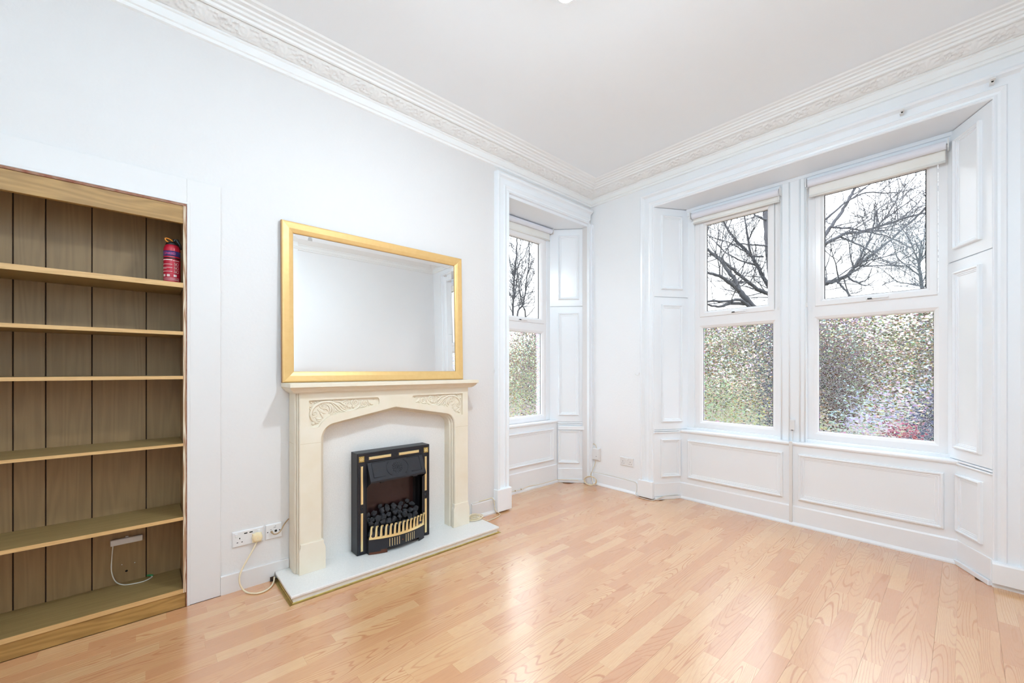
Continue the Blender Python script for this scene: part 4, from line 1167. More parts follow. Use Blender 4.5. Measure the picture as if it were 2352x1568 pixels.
b = bm_new(); rings(b, MO, MX, MY, MN, (my0+0.066, my1-0.066, 0.066, hh-0.066), [(0,-0.0055),(0.026,-0.0040)]); obj('bevelled_glass', b, M['mirror'], parent=mi)

# ------------------------------------------------------------------ sockets and leads on the fireplace wall
def pin_holes(b, P, X, N, s=1.0):
    for a, z, w, h in ((0, 0.013, 0.0022, 0.0045), (-0.011, -0.009, 0.0036, 0.0021), (0.011, -0.009, 0.0036, 0.0021)):
        c = P + X*a*s + Z_*z*s
        rings(b, c, X, Z_, N, (-w, w, -h, h), [(0,0.0003)])
def double_socket(name, label, P, X, N, usb, group):
    P, X, N = Vector(P), Vector(X), Vector(N)
    t = thing(name, label, 'socket', P - Z_*0.043, group)
    b = bm_new(); rings(b, P, X, Z_, N, (-0.0765, 0.0765, -0.043, 0.043), [(0,-0.001),(0,0.006),(0.003,0.009),(0.006,0.0095)]); obj('face_plate', b, M['plastic'], parent=t)
    b = bm_new()
    pin_holes(b, P - X*0.042 - Z_*0.010 + N*0.0095, X, N); pin_holes(b, P + X*0.042 - Z_*0.010 + N*0.0095, X, N)
    if usb:
        for a in (-0.013, 0.013): rings(b, P + X*a + Z_*0.026 + N*0.0095, X, Z_, N, (-0.008, 0.008, -0.003, 0.003), [(0,0.0003)])
    obj('pin_slots', b, M['hole'], parent=t)
    for a in ((-0.058, 0.050) if usb else (-0.012, 0.012)):
        b = bm_new(); rings(b, P + X*a + Z_*0.022 + N*0.0094, X, Z_, N, (-0.007, 0.007, -0.010, 0.010), [(0,0),(0.001,0.003),(0.0025,0.0045)]); obj('rocker_switch', b, M['plastic'], parent=t)
    return t
double_socket('double_socket', 'white double socket with USB slots and a cream plug, left of the fireplace', (XA+0.001, 0.4425, 0.289), Y_, X_, True, 'double sockets')
double_socket('double_socket', 'white double socket on the narrow wall between the two window recesses', (-2.309, YB-0.001, 0.310), X_, -Y_, False, 'double sockets')
tv = thing('aerial_socket', 'white square aerial socket with a brown lead plugged in, beside the surround', 'socket', (XA+0.005, 0.572, 0.246))
P = Vector((XA+0.001, 0.572, 0.289))
b = bm_new(); rings(b, P, Y_, Z_, X_, (-0.043, 0.043, -0.043, 0.043), [(0,-0.001),(0,0.006),(0.003,0.009),(0.006,0.0095)]); obj('face_plate', b, M['plastic'], parent=tv)
b = bm_new()
for a, r in ((-0.033,0.0030),(0.010,0.0072),(0.030,0.0038)): lathe(b, P+Y_*a+X_*0.0095, [(r,-0.001),(r,0.0006)], 14, 'X')
obj('port_holes', b, M['hole'], parent=tv)
b = bm_new()
for a, z, w in ((0.004,0.022,0.006),(0.008,0.030,0.003),(-0.016,0.012,0.004)): rings(b, P+Y_*a+Z_*z+X_*0.0095, Y_, Z_, X_, (-w, w, -0.0011, 0.0011), [(0,0.0003)])
obj('port_marks', b, M['black'], parent=tv)
al = thing('aerial_lead', 'short grubby brown aerial lead running behind the cream surround', 'cable', (XA+0.03, 0.60, 0.27))
b = bm_new(); lathe(b, P+Y_*-0.013+X_*0.010, [(0.006,0.0),(0.006,0.012),(0.0045,0.016),(0.0035,0.022)], 12, 'X'); obj('coax_plug', b, M['dirty_cable'], parent=al, smooth=True)
b = bm_new(); tube(b, smooth_path([(XA+0.030,0.559,0.289),(XA+0.040,0.566,0.281),(XA+0.040,0.585,0.280),(XA+0.034,0.604,0.292),(XA+0.026,0.620,0.316),(XA+0.016,0.640,0.335),(XA+0.008,0.652,0.342)]), 0.0034, 8); obj('flex', b, M['dirty_cable'], parent=al, smooth=True)

pg = thing('mains_plug', 'cream round mains plug with a lead looping down to the floor beside the hearth', 'plug', (XA+0.03, 0.476, 0.25))
P = Vector((XA+0.0105, 0.4845, 0.277))
b = bm_new(); rings(b, P, Y_, Z_, X_, (-0.024, 0.024, -0.027, 0.025), [(0,0),(0.002,0.010),(0.004,0.012)])
lathe(b, P + Z_*0.003, [(0.026,0.0),(0.0265,0.006),(0.025,0.018),(0.021,0.025),(0.012,0.027)], 28, 'X')
obj('plug_body', b, M['cream_plastic'], parent=pg, bev=0.001)
b = bm_new(); lathe(b, P+X_*0.0265+Z_*0.002, [(0.004,0),(0.004,0.001)], 10, 'X'); rings(b, P+X_*0.026-Z_*0.010, Y_, Z_, X_, (-0.009,0.009,-0.002,0.002), [(0,0.0015)]); obj('plug_markings', b, M['cream_cable'], parent=pg)
b = bm_new()
tube(b, smooth_path([(XA+0.018,0.482,0.252),(XA+0.020,0.474,0.236),(XA+0.028,0.456,0.206),(XA+0.036,0.429,0.165),(XA+0.044,0.404,0.122),(XA+0.052,0.393,0.090),(XA+0.062,0.394,0.055),(XA+0.068,0.407,0.024),(XA+0.080,0.424,0.0062),(XA+0.110,0.444,0.0052),(XA+0.130,0.470,0.0052),(XA+0.128,0.505,0.0052),(XA+0.100,0.538,0.0054),(XA+0.060,0.560,0.010),(XA+0.036,0.568,0.018),(XA+0.022,0.571,0.024)]), 0.0046, 10)
obj('flex', b, M['cream_cable'], parent=pg, smooth=True)
b = bm_new(); box(b, XA+0.0265, XA+0.028, 0.548, 0.575, 0.0, 0.028); tag(obj('skirting_gap', b, M['gap_brown'], parent=bpy.data.objects['baseboard_left']))  # thin dark strip drawn as the gap by the hearth

# coiled lead at the right end of the hearth
cl = thing('coiled_lead', 'coiled cream lead lying on the right end of the hearth', 'cable', (-2.63, 2.02, HZ))
pts = []
for i in range(72):
    t = i/71; a = 2.4 + t*2*PI*5.2
    r = 0.050 + 0.012*math.sin(a*0.37+1.1)
    lift = 0.004+0.011*t
    tilt = 0.016*max(0, math.sin(a*0.5)) if t > 0.72 else 0
    pts.append((-2.646+r*math.cos(a)*0.85, 1.985+r*math.sin(a)*1.15+0.01*math.sin(a*.21), HZ+lift+tilt))
tail = [(-2.625,2.045,0.040),(-2.620,2.085,0.012),(-2.632,2.150,0.006),(-2.648,2.225,0.005),(-2.670,2.268,0.005),(-2.705,2.285,0.006),(-2.728,2.268,0.020),(-2.732,2.262,0.050),(-2.738,2.262,0.085),(-2.742,2.256,0.118),(-2.746,2.240,0.137),(-2.749,2.215,0.137),(-2.752,2.100,0.134)]
b = bm_new(); tube(b, smooth_path(pts+tail, 3), 0.0036, 8); obj('flex', b, M['cream_cable'], parent=cl, smooth=True)
b = bm_new(); tube(b, [(-2.7525,2.10,0.134),(-2.7525,2.036,0.131)], 0.0030, 6); obj('clipped_run', b, M['white_cable'], parent=cl)
b = bm_new()
for z in (0.062, 0.112): box(b, -2.741, -2.726, 2.258, 2.267, z, z+0.006)
obj('cable_clip', b, M['plastic'], parent=cl)

# ------------------------------------------------------------------ phone box and leads in the corner
pb = thing('phone_junction_box', 'cream phone junction box in the corner between the two walls', 'junction box', (-2.690, YB-0.02, 0.268))
b = bm_new(); rings(b, (-2.692, YB-0.001, 0.332), X_, Z_, -Y_, (-0.058, 0.058, -0.064, 0.066), [(0,0),(0.001,0.018),(0.006,0.026),(0.010,0.028)])
obj('cover', b, M['plastic'], parent=pb)
b = bm_new()
for a in (-0.045, 0.020): lathe(b, (-2.692+a, YB-0.0285, 0.310), [(0.004,0.001),(0.004,-0.0008)], 10, 'Y')
obj('cover_screws', b, M['hole'], parent=pb)
pl = thing('phone_lead', 'cream phone lead coiled on the floor under the corner junction box', 'cable', (-2.71, YB-0.03, 0.0))
b = bm_new()
tube(b, smooth_path([(-2.680,YB-0.012,0.398),(-2.694,YB-0.012,0.430),(-2.725,YB-0.010,0.440),(-2.750,YB-0.009,0.418),(-2.760,YB-0.009,0.340),(-2.758,YB-0.009,0.180),(-2.748,YB-0.014,0.132),(-2.735,YB-0.034,0.105)]), 0.0034, 7)
tube(b, smooth_path([(-2.690,YB-0.012,0.268),(-2.700,YB-0.016,0.215),(-2.722,YB-0.030,0.150),(-2.738,YB-0.040,0.105)]), 0.0034, 7)
cp = []
for i in range(44):
    t = i/43; a = -0.8 + t*2*PI*3.1
    cp.append((-2.705+0.072*math.cos(a)*(1+0.05*math.sin(3*a)), YB-0.088+0.020*math.sin(a*1.07)-0.012*math.sin(a), 0.052+0.046*math.sin(a+0.15)+0.004*math.sin(a*2.3)))
tube(b, smooth_path([(-2.738,YB-0.040,0.105)]+cp, 3), 0.0036, 7)
obj('flex', b, M['cream_cable'], parent=pl, smooth=True)
b = bm_new()
tube(b, smooth_path([(-2.735,YB-0.038,0.135),(-2.60,YB-0.0175,0.136),(-2.40,YB-0.0175,0.134),(-2.225,YB-0.0175,0.128),(-2.195,YB-0.018,0.118),(-2.186,YB-0.020,0.09),(-2.185,YB-0.024,0.050),(-2.182,YB-0.050,0.016),(-2.150,YB-0.072,0.008),(-2.06,YB-0.082,0.007),(-1.985,YB-0.062,0.007),(-1.93,YB+0.050,0.035),(-1.865,YB+0.19,0.036)]), 0.0034, 7)
obj('clipped_run', b, M['white_cable'], parent=pl, smooth=True)
wr = thing('skirting_lead', 'thin white lead clipped along the foot of the side recess', 'cable', (-3.0, 3.0, 0.03))
b = bm_new(); tube(b, smooth_path([(-3.017,2.47,0.034),(-3.016,2.70,0.036),(-3.014,2.85,0.033),(-3.017,2.95,0.046),(-3.016,3.10,0.036),(-3.016,3.36,0.036),(-2.995,3.415,0.036),(-2.85,3.552,0.035)]), 0.0030, 6); obj('flex', b, M['cream_cable'], parent=wr, smooth=True)
b = bm_new()
for y in (2.60, 2.68, 2.76, 2.84): box(b, -3.019, -3.011, y-0.004, y+0.004, 0.030, 0.042)
obj('cable_clip', b, M['dirty_cable'], parent=wr)

# ------------------------------------------------------------------ cable duct and switch on the mullion
du = thing('cable_duct', 'narrow white cable duct running down between the two window panels', 'cable duct', (-0.938, 3.875, 0.03))
b = bm_new(); box(b, -0.949, -0.927, 3.868, 3.8895, 0.024, 0.672); obj('lower_duct', b, M['plastic'], parent=du, bev=0.002)
b = bm_new(); box(b, -0.943, -0.934, 3.926, 3.9345, 0.672, 0.757); obj('upper_duct', b, M['plastic'], parent=du, bev=0.001)
ps = thing('phone_point', 'small white phone point on the post between the windows', 'phone socket', (-0.939, 3.93, 0.757))
b = bm_new(); rings(b, (-0.939, 3.9345, 0.800), X_, Z_, -Y_, (-0.018, 0.018, -0.043, 0.043), [(0,0),(0.001,0.016),(0.004,0.020)]); obj('housing', b, M['plastic'], parent=ps)
b = bm_new(); box(b, -0.945, -0.931, 3.914, 3.916, 0.757, 0.762); obj('cable_entry', b, M['black'], parent=ps)
for k, (xx, lab) in enumerate(((-0.269, 'small curtain bracket over the middle of the wide window'), (0.106, 'small curtain bracket at the top corner of the window architrave'))):
    t = thing('curtain_bracket', lab, 'bracket', (xx, YB-0.05, 2.89), 'curtain brackets')
    b = bm_new(); box(b, xx-0.010, xx+0.010, YB-0.060, YB-0.024, 2.892, 2.926); box(b, xx-0.004, xx+0.014, YB-0.085, YB-0.06, 2.902, 2.910); obj('plate', b, M['plastic'], parent=t, bev=0.001)
    b = bm_new(); lathe(b, (xx+0.002, YB-0.060, 2.900), [(0.005,0.001),(0.005,-0.002)], 10, 'Y'); obj('screw_hole', b, M['hole'], parent=t)
def hook(p, X, N, lab):
    P = Vector(p); X = Vector(X); N = Vector(N)
    t = thing('wall_hook', lab, 'hook', P, 'wall hooks')
    b = bm_new(); tube(b, smooth_path([P+X*0.022, P+X*0.020-Z_*0.010+N*0.006, P+X*0.004-Z_*0.018+N*0.012, P-X*0.010-Z_*0.010+N*0.016, P-X*0.012+N*0.018]), 0.0020, 6); obj('wire', b, M['plastic'], parent=t, smooth=True)
    b = bm_new(); rings(b, P+X*0.022, X, Z_, N, (-0.005,0.005,-0.008,0.008), [(0,-0.002),(0.001,0.003)]); obj('plate', b, M['plastic'], parent=t)
hook((-2.192, YB-0.004, 1.214), X_, -Y_, 'small white wire hook on the narrow wall beside the window architrave')
hook((XA+0.004, 2.262, 1.243), Y_, X_, 'small white wire hook beside the architrave right of the mirror')
# ------------------------------------------------------------------ roller blinds
def blind(name, O, X, N, w, lab, drop, cord_side, roll=True):
    """O = left end of the roll axis"""
    O, X, N = Vector(O), Vector(X), Vector(N)
    t = thing(name, lab, 'roller blind', O + X*w/2 - Z_*0.1, 'rolled-up blinds')
    b = bm_new(); ring = []
    n = 20
    for end in (0.012, w-0.012): ring.append([b.verts.new(O + X*end + N*0.027*math.cos(2*PI*k/n) + Z_*0.027*math.sin(2*PI*k/n)) for k in range(n)])
    for k in range(n): b.faces.new([ring[0][k], ring[0][(k+1)%n], ring[1][(k+1)%n], ring[1][k]])
    b.faces.new(ring[0]); b.faces.new(ring[1][::-1])
    obj('roll', b, M['blind_roll'], parent=t, smooth=False)
    b = bm_new(); rings(b, O - N*0.022, X, Z_, N, (0.016, w-0.016, -drop, 0.0), [(0,-0.001),(0,0.001)], back=True)
    fb = obj('hanging_fabric', b, M['blind'], parent=t)
    b = bm_new(); tube(b, [O-N*0.021+X*0.016-Z_*(drop-0.006), O-N*0.021+X*(w-0.016)-Z_*(drop-0.006)], 0.0085, 10); obj('hem_bar', b, M['blind'], parent=fb, smooth=True)
    for s0 in (0.0, w-0.006):
        b = bm_new(); rings(b, O + X*(s0+0.003), N, Z_, X, (-0.030, 0.030, -0.030, 0.034), [(0,-0.003),(0,0.003)], back=True); obj('bracket', b, M['plastic'], parent=t)
    if cord_side is not None:
        c = O + X*(0.012 if cord_side < 0 else w-0.010) + N*0.034
        b = bm_new()
        L_ = 0.95
        for a in (-0.004, 0.005): tube(b, [c+X*a, c+X*a-Z_*L_], 0.0014, 5)
        obj('bead_cord', b, M['plastic'], parent=t)
        b = bm_new(); box(b, c.x-0.007, c.x+0.007, c.y-0.004, c.y+0.004, c.z-L_-0.030, c.z-L_); obj('cord_weight', b, M['plastic'], parent=t, bev=0.002)
blind('roller_blind', (-1.762, 3.905, 2.722), X_, -Y_, 0.748, 'rolled-up white blind over the narrow window nearer the corner', 0.072, 1)
blind('roller_blind', (-0.842, 3.905, 2.724), X_, -Y_, 0.775, 'rolled-up white blind over the wide window at the right', 0.105, -1)
blind('roller_blind', (-3.068, 2.490, 2.782), Y_, X_, 0.872, 'rolled-up white blind over the side window by the fireplace', 0.102, None)

# ------------------------------------------------------------------ pendant lamp
LP_ = Vector((-1.08, 1.268, 2.792))
pd = thing('pendant_lamp', 'bare white globe lamp hanging from the ceiling on a white flex', 'lamp', (LP_.x, LP_.y, LP_.z-0.04))
bulb_m = bpy.data.materials.new('lit_bulb'); bulb_m.use_nodes = True
bb = bulb_m.node_tree.nodes['Principled BSDF']
bb.inputs['Emission Color'].default_value = (0.81, 0.92, 1.0, 1); bb.inputs['Emission Strength'].default_value = LAMP_STRENGTH
b = bm_new(); bmesh.ops.create_uvsphere(b, u_segments=24, v_segments=14, radius=0.042)
for v in b.verts: v.co += LP_
obj('bulb', b, bulb_m, parent=pd, smooth=True)
b = bm_new(); lathe(b, LP_, [(0.0435,-0.004),(0.0475,-0.006),(0.0475,0.012),(0.040,0.028),(0.022,0.056),(0.020,0.090),(0.012,0.105),(0.005,0.110)], 18); obj('lamp_holder_baffle', b, M['plastic'], parent=pd, smooth=True)  # holder with an added wide collar that keeps lamp light off the ceiling
b = bm_new(); tube(b, [LP_+Z_*0.108, LP_+Z_*0.400], 0.003, 6); obj('flex', b, M['plastic'], parent=pd)
b = bm_new(); lathe(b, (LP_.x, LP_.y, H), [(0.050,-0.0005),(0.048,-0.012),(0.030,-0.022),(0.006,-0.026)], 24); obj('ceiling_rose', b, M['plastic'], parent=pd, smooth=True)

# ------------------------------------------------------------------ outside: garden, road, hedge, car, bare trees
GZ = -0.40
def slab_poly(name, poly, z, m, th=0.05):
    b = bm_new(); prism(b, poly, z-th, z); return struct(name, b, m)
slab_poly('ground', [(-60,4.3),(-3.5,4.3),(-3.5,-6),(-60,-6)], GZ, M['litter'])
slab_poly('lawn', [(-60,4.3),(40,4.3),(40,90),(-60,90)], GZ-0.01, M['grass'])
slab_poly('footpath', [(-16,4.3),(20,4.3),(20,13.0),(-16,13.0)], GZ+0.004, M['litter'])
slab_poly('road', [(-2.4,14.5),(14,14.5),(26,70),(-7.0,70)], GZ+0.004, M['road'])
TREES = {
 'leaning': [
  ( [(-2.65, 10.5, 0.73), (-2.88, 10.25, 1.93), (-3.05, 10.06, 2.46), (-3.16, 9.93, 2.7), (-3.32, 9.76, 2.98)] , 0.13 , 0.1 ),
  ( [(-3.32, 9.76, 2.98), (-3.4, 9.48, 3.12), (-3.51, 9.17, 3.26), (-3.63, 8.86, 3.3), (-3.79, 8.49, 3.47)] , 0.075 , 0.03 ),
  ( [(-3.32, 9.76, 2.98), (-3.41, 9.81, 3.22), (-3.56, 9.79, 3.46), (-3.7, 9.79, 3.71), (-3.84, 9.78, 3.86), (-4.07, 9.68, 4.14), (-4.37, 9.5, 4.53)] , 0.08 , 0.03 ),
  ( [(-3.05, 10.06, 2.46), (-3.24, 9.63, 2.75), (-3.41, 9.21, 2.71), (-3.6, 8.78, 2.69), (-3.74, 8.39, 2.58)] , 0.06 , 0.025 ),
  ( [(-3.16, 9.93, 2.7), (-3.38, 9.4, 2.68), (-3.45, 9.02, 2.59), (-3.52, 8.64, 2.58), (-3.66, 8.19, 2.74)] , 0.06 , 0.02 ),
 ],
 'crossing': [
  ( [(-3.0, 12.36, 1.76), (-3.07, 12.18, 2.87), (-3.31, 11.82, 3.16), (-3.5, 11.53, 3.29), (-3.69, 11.21, 3.52), (-3.85, 10.94, 3.73), (-4.01, 10.68, 3.95), (-4.15, 10.43, 4.12), (-4.37, 10.09, 4.34)] , 0.1 , 0.035 ),
  ( [(-3.09, 12.25, 2.88), (-3.3, 12.12, 3.23), (-3.51, 11.98, 3.66), (-3.64, 11.92, 3.99), (-3.78, 11.87, 4.29), (-4.01, 11.7, 4.62), (-4.17, 11.62, 4.88), (-4.31, 11.55, 5.19), (-4.45, 11.49, 5.74)] , 0.09 , 0.03 ),
  ( [(-3.8, 11.92, 4.31), (-3.88, 11.93, 4.96), (-3.94, 11.96, 5.33), (-4.0, 11.99, 5.88)] , 0.05 , 0.02 ),
  ( [(-3.65, 11.94, 3.99), (-3.88, 11.53, 4.08), (-4.12, 11.11, 4.28), (-4.38, 10.68, 4.69)] , 0.04 , 0.012 ),
  ( [(-3.5, 11.95, 4.19), (-3.65, 11.63, 4.18), (-3.75, 11.38, 4.27), (-3.95, 11.0, 4.44), (-4.28, 10.49, 4.6)] , 0.04 , 0.012 ),
 ],
 'upright': [
  ( [(-3.66, 13.86, 0.56), (-3.77, 13.86, 2.81), (-3.87, 13.89, 4.27), (-3.95, 13.92, 4.91), (-4.0, 13.99, 5.46), (-4.06, 14.05, 6.08), (-4.13, 14.09, 7.18)] , 0.2 , 0.1 ),
  ( [(-4.0, 13.94, 5.78), (-4.16, 13.71, 5.86), (-4.23, 13.58, 5.95), (-4.4, 13.35, 6.52)] , 0.06 , 0.02 ),
  ( [(-3.9, 13.9, 4.96), (-4.2, 13.37, 4.95), (-4.47, 12.87, 4.94), (-4.74, 12.37, 4.78)] , 0.05 , 0.012 ),
 ],
 'spreading': [
  ( [(-2.22, 9.49, 1.94), (-2.1, 9.7, 2.65), (-1.94, 9.96, 2.94), (-1.83, 10.17, 2.99), (-1.73, 10.36, 3.06), (-1.59, 10.59, 3.16), (-1.51, 10.77, 3.33), (-1.32, 11.05, 3.55), (-1.16, 11.32, 3.77), (-0.92, 11.67, 4.1), (-0.57, 12.13, 4.6), (-0.43, 12.37, 4.85)] , 0.1 , 0.018 ),
  ( [(-1.48, 10.6, 3.3), (-1.4, 10.8, 3.59), (-1.31, 10.99, 3.88), (-1.25, 11.16, 4.21), (-1.22, 11.29, 4.53), (-1.1, 11.53, 4.74), (-0.93, 11.82, 5.0)] , 0.035 , 0.01 ),
  ( [(-1.7, 10.21, 3.03), (-1.61, 10.22, 2.88), (-1.52, 10.21, 2.74), (-1.48, 10.16, 2.59)] , 0.035 , 0.02 ),
  ( [(-1.56, 10.37, 3.12), (-1.43, 10.37, 2.97), (-1.27, 10.39, 3.0), (-1.18, 10.34, 3.2)] , 0.03 , 0.01 ),
  ( [(-1.44, 10.5, 3.0), (-1.29, 10.45, 2.89), (-1.14, 10.39, 2.96)] , 0.02 , 0.008 ),
 ],
 'overhead': [
  ( [(-2.55, 11.36, 3.94), (-2.33, 11.52, 4.09), (-2.1, 11.69, 4.19), (-1.83, 11.92, 4.37), (-1.57, 12.12, 4.39), (-1.33, 12.3, 4.48), (-1.06, 12.52, 4.58), (-0.77, 12.75, 4.69), (-0.6, 12.86, 4.72), (-0.38, 13.02, 4.78)] , 0.075 , 0.022 ),
  ( [(-2.34, 11.59, 4.1), (-2.2, 11.82, 4.37), (-2.06, 12.05, 4.7), (-1.94, 12.26, 5.01), (-1.84, 12.45, 5.29), (-1.77, 12.61, 5.56), (-1.7, 12.75, 5.9)] , 0.07 , 0.04 ),
  ( [(-2.09, 11.87, 4.58), (-1.92, 11.99, 4.54), (-1.73, 12.12, 4.5), (-1.42, 12.39, 4.39), (-1.14, 12.63, 4.27), (-0.89, 12.83, 4.07), (-0.78, 12.88, 3.93)] , 0.04 , 0.012 ),
  ( [(-2.24, 12.01, 4.8), (-2.07, 12.12, 4.97), (-1.84, 12.3, 5.22), (-1.55, 12.55, 5.39), (-1.22, 12.84, 5.37), (-0.95, 13.06, 5.39), (-0.63, 13.34, 5.49)] , 0.04 , 0.01 ),
  ( [(-1.33, 12.27, 4.48), (-1.21, 12.44, 4.67), (-1.07, 12.63, 5.0), (-0.96, 12.79, 5.33), (-0.87, 12.93, 5.67)] , 0.03 , 0.008 ),
  ( [(-1.21, 12.4, 4.66), (-0.88, 12.62, 4.94), (-0.6, 12.77, 5.23)] , 0.025 , 0.008 ),
  ( [(-1.95, 11.88, 4.34), (-1.69, 12.06, 4.15), (-1.49, 12.17, 4.01), (-1.29, 12.28, 3.79), (-1.05, 12.43, 3.57)] , 0.035 , 0.01 ),
 ],
 'fan': [
  ( [(-0.9, 19.92, 2.16), (-0.95, 19.86, 3.69), (-0.98, 19.82, 4.21), (-1.02, 19.78, 4.6), (-1.04, 19.76, 4.91), (-1.02, 19.78, 5.21), (-0.98, 19.82, 5.67)] , 0.2 , 0.05 ),
  ( [(-1.04, 19.76, 4.88), (-1.15, 19.75, 5.3), (-1.26, 19.74, 5.69), (-1.37, 19.73, 6.02), (-1.55, 19.65, 6.36)] , 0.07 , 0.02 ),
  ( [(-1.02, 19.78, 4.48), (-1.2, 19.44, 4.67), (-1.49, 18.96, 5.01), (-1.6, 18.69, 5.43), (-1.67, 18.47, 5.75)] , 0.06 , 0.015 ),
  ( [(-0.98, 19.82, 4.11), (-1.24, 19.36, 4.18), (-1.49, 18.89, 4.21), (-1.71, 18.46, 4.45), (-1.95, 18.0, 4.72)] , 0.06 , 0.015 ),
  ( [(-1.02, 19.78, 4.45), (-1.3, 19.36, 4.77), (-1.6, 18.92, 4.78), (-1.89, 18.48, 4.85), (-2.16, 18.07, 4.98)] , 0.055 , 0.012 ),
  ( [(-1.04, 19.76, 4.91), (-0.97, 19.94, 5.29), (-0.93, 20.08, 5.87), (-0.91, 20.2, 6.35)] , 0.06 , 0.02 ),
 ],
 'twin': [
  ( [(-8.16, 7.38, 0.78), (-8.19, 7.42, 2.74), (-8.21, 7.47, 3.32), (-8.24, 7.51, 3.77), (-8.24, 7.58, 4.3), (-8.27, 7.63, 4.63), (-8.29, 7.68, 5.1)] , 0.13 , 0.04 ),
  ( [(-8.13, 7.41, 3.74), (-8.14, 7.3, 3.97), (-8.13, 7.21, 4.33), (-8.13, 7.11, 4.81)] , 0.05 , 0.02 ),
  ( [(-8.13, 7.41, 3.17), (-8.07, 7.44, 3.61), (-8.02, 7.46, 4.07), (-7.87, 7.58, 4.35), (-7.79, 7.64, 4.72)] , 0.06 , 0.02 ),
  ( [(-8.12, 7.42, 3.2), (-8.07, 7.55, 3.37), (-8.06, 7.63, 3.57), (-7.99, 7.79, 3.87), (-7.96, 7.89, 4.23)] , 0.04 , 0.02 ),
 ],
 'forked': [
  ( [(-8.88, 8.07, 1.42), (-8.83, 8.17, 2.87), (-8.74, 8.3, 3.15), (-8.71, 8.37, 3.5), (-8.72, 8.4, 3.68), (-8.7, 8.45, 4.1), (-8.69, 8.51, 4.38), (-8.7, 8.53, 4.98), (-8.7, 8.57, 5.48)] , 0.11 , 0.03 ),
  ( [(-8.6, 8.38, 1.42), (-8.62, 8.3, 2.83), (-8.65, 8.21, 3.13), (-8.67, 8.12, 3.43), (-8.67, 8.07, 3.86), (-8.68, 7.99, 4.26)] , 0.09 , 0.02 ),
  ( [(-8.65, 8.33, 3.66), (-8.58, 8.45, 3.84), (-8.51, 8.58, 4.19), (-8.44, 8.71, 4.54)] , 0.05 , 0.015 ),
  ( [(-8.65, 8.33, 2.8), (-8.51, 8.38, 2.91), (-8.32, 8.49, 3.19), (-8.14, 8.59, 3.45)] , 0.05 , 0.015 ),
 ],
}
def tree(name, label, loc, limbs, seed, mat, twig_n, lo=0.5, grp='bare trees outside the windows'):
    t = thing(name, label, 'tree', loc, grp)
    r_ = random.Random(seed)
    bl, bt = bm_new(), bm_new()
    def spray(p, d, L_, r, depth):
        n = 5
        pts = [p]; q = Vector(p); dd = Vector(d)
        for i in range(n):
            dd = (dd + Vector((r_.uniform(-.25,.25), r_.uniform(-.25,.25), r_.uniform(-.16,.26)))*0.6).normalized()
            q = q + dd*(L_/n); pts.append(q.copy())
        tube(bt, pts, [r*(1-0.75*i/n) for i in range(n+1)], 3 if r < 0.012 else 5, cap=False)
        if depth > 0:
            for k in range(r_.choice((3,4,5))):
                i = r_.randrange(1, n+1)
                side = Vector((r_.uniform(-1,1), r_.uniform(-1,1), r_.uniform(-0.5,0.9)))
                nd = (dd*0.75 + side.normalized()*0.75).normalized()
                spray(pts[i], nd, L_*r_.uniform(0.45,0.75), max(r*0.55, 0.0050), depth-1)
    for pts, r0, r1 in limbs:
        P = smooth_path(pts, 5); n = len(P)
        for i in range(1, n-1): P[i] = P[i] + Vector((r_.uniform(-1,1), r_.uniform(-1,1), r_.uniform(-1,1)))*0.010
        R_ = [(r0+(r1-r0)*i/(n-1))*0.62 for i in range(n)]
        tube(bl, P, R_, 8)
        total = sum((P[i+1]-P[i]).length for i in range(n-1))
        for k in range(int(total*twig_n*1.7)):
            i = r_.randrange(int(n*0.15), n)
            if P[i].z < 2.7: continue
            d = (P[min(i+1,n-1)]-P[max(i-1,0)]).normalized()
            side = Vector((r_.uniform(-1,1), r_.uniform(-1,1), r_.uniform(-0.6,1.0))).normalized()
            spray(P[i], (d*0.7+side*0.85).normalized(), r_.uniform(0.5,1.25)*lo*2, min(R_[i]*0.5, 0.014), 2)
    obj('limbs', bl, mat, parent=t, smooth=True, norm=False)
    obj('twigs', bt, mat, parent=t, kind='stuff', norm=False)
    return t
TL_ = {'leaning': ('bare tree with a short trunk forking into four dark limbs, seen in the narrow window', 2.6, .45),
       'crossing': ('bare tree whose long straight limbs cross diagonally in the narrow window', 2.4, .5),
       'upright': ('bare tree with a pale upright trunk at the edge of the narrow window', 1.2, .5),
       'spreading': ('bare tree with one dark limb rising across the wide window', 2.4, .42),
       'overhead': ('bare tree with pale thin limbs reaching across the top of the wide window', 2.0, .5),
       'fan': ('bare tree fanning out from a trunk at the right edge of the wide window', 3.4, .55),
       'twin': ('slender bare tree with a straight stem at the left of the side window', 3.2, .32),
       'forked': ('bare tree with two stems crossing in an X in the side window', 3.2, .36)}
for i, (k, limbs) in enumerate(TREES.items()):
    lab, tn, lo = TL_[k]
    foot = limbs[0][0][0]
    first = list(limbs[0]); base = (foot[0], foot[1], GZ)
    if foot[2] > GZ+0.1: first[0] = [base] + list(first[0])
    k_ = {'twin': 0.42, 'forked': 0.42, 'fan': 0.6}.get(k, 1.0)
    all_l = [(p_, a_*k_, c_*max(k_, 0.6)) for p_, a_, c_ in [tuple(first)] + list(limbs[1:])]
    tree('bare_tree', lab, base, all_l, 40+i, M['bark_far'] if k in ('overhead','upright') else M['bark'], tn, lo)
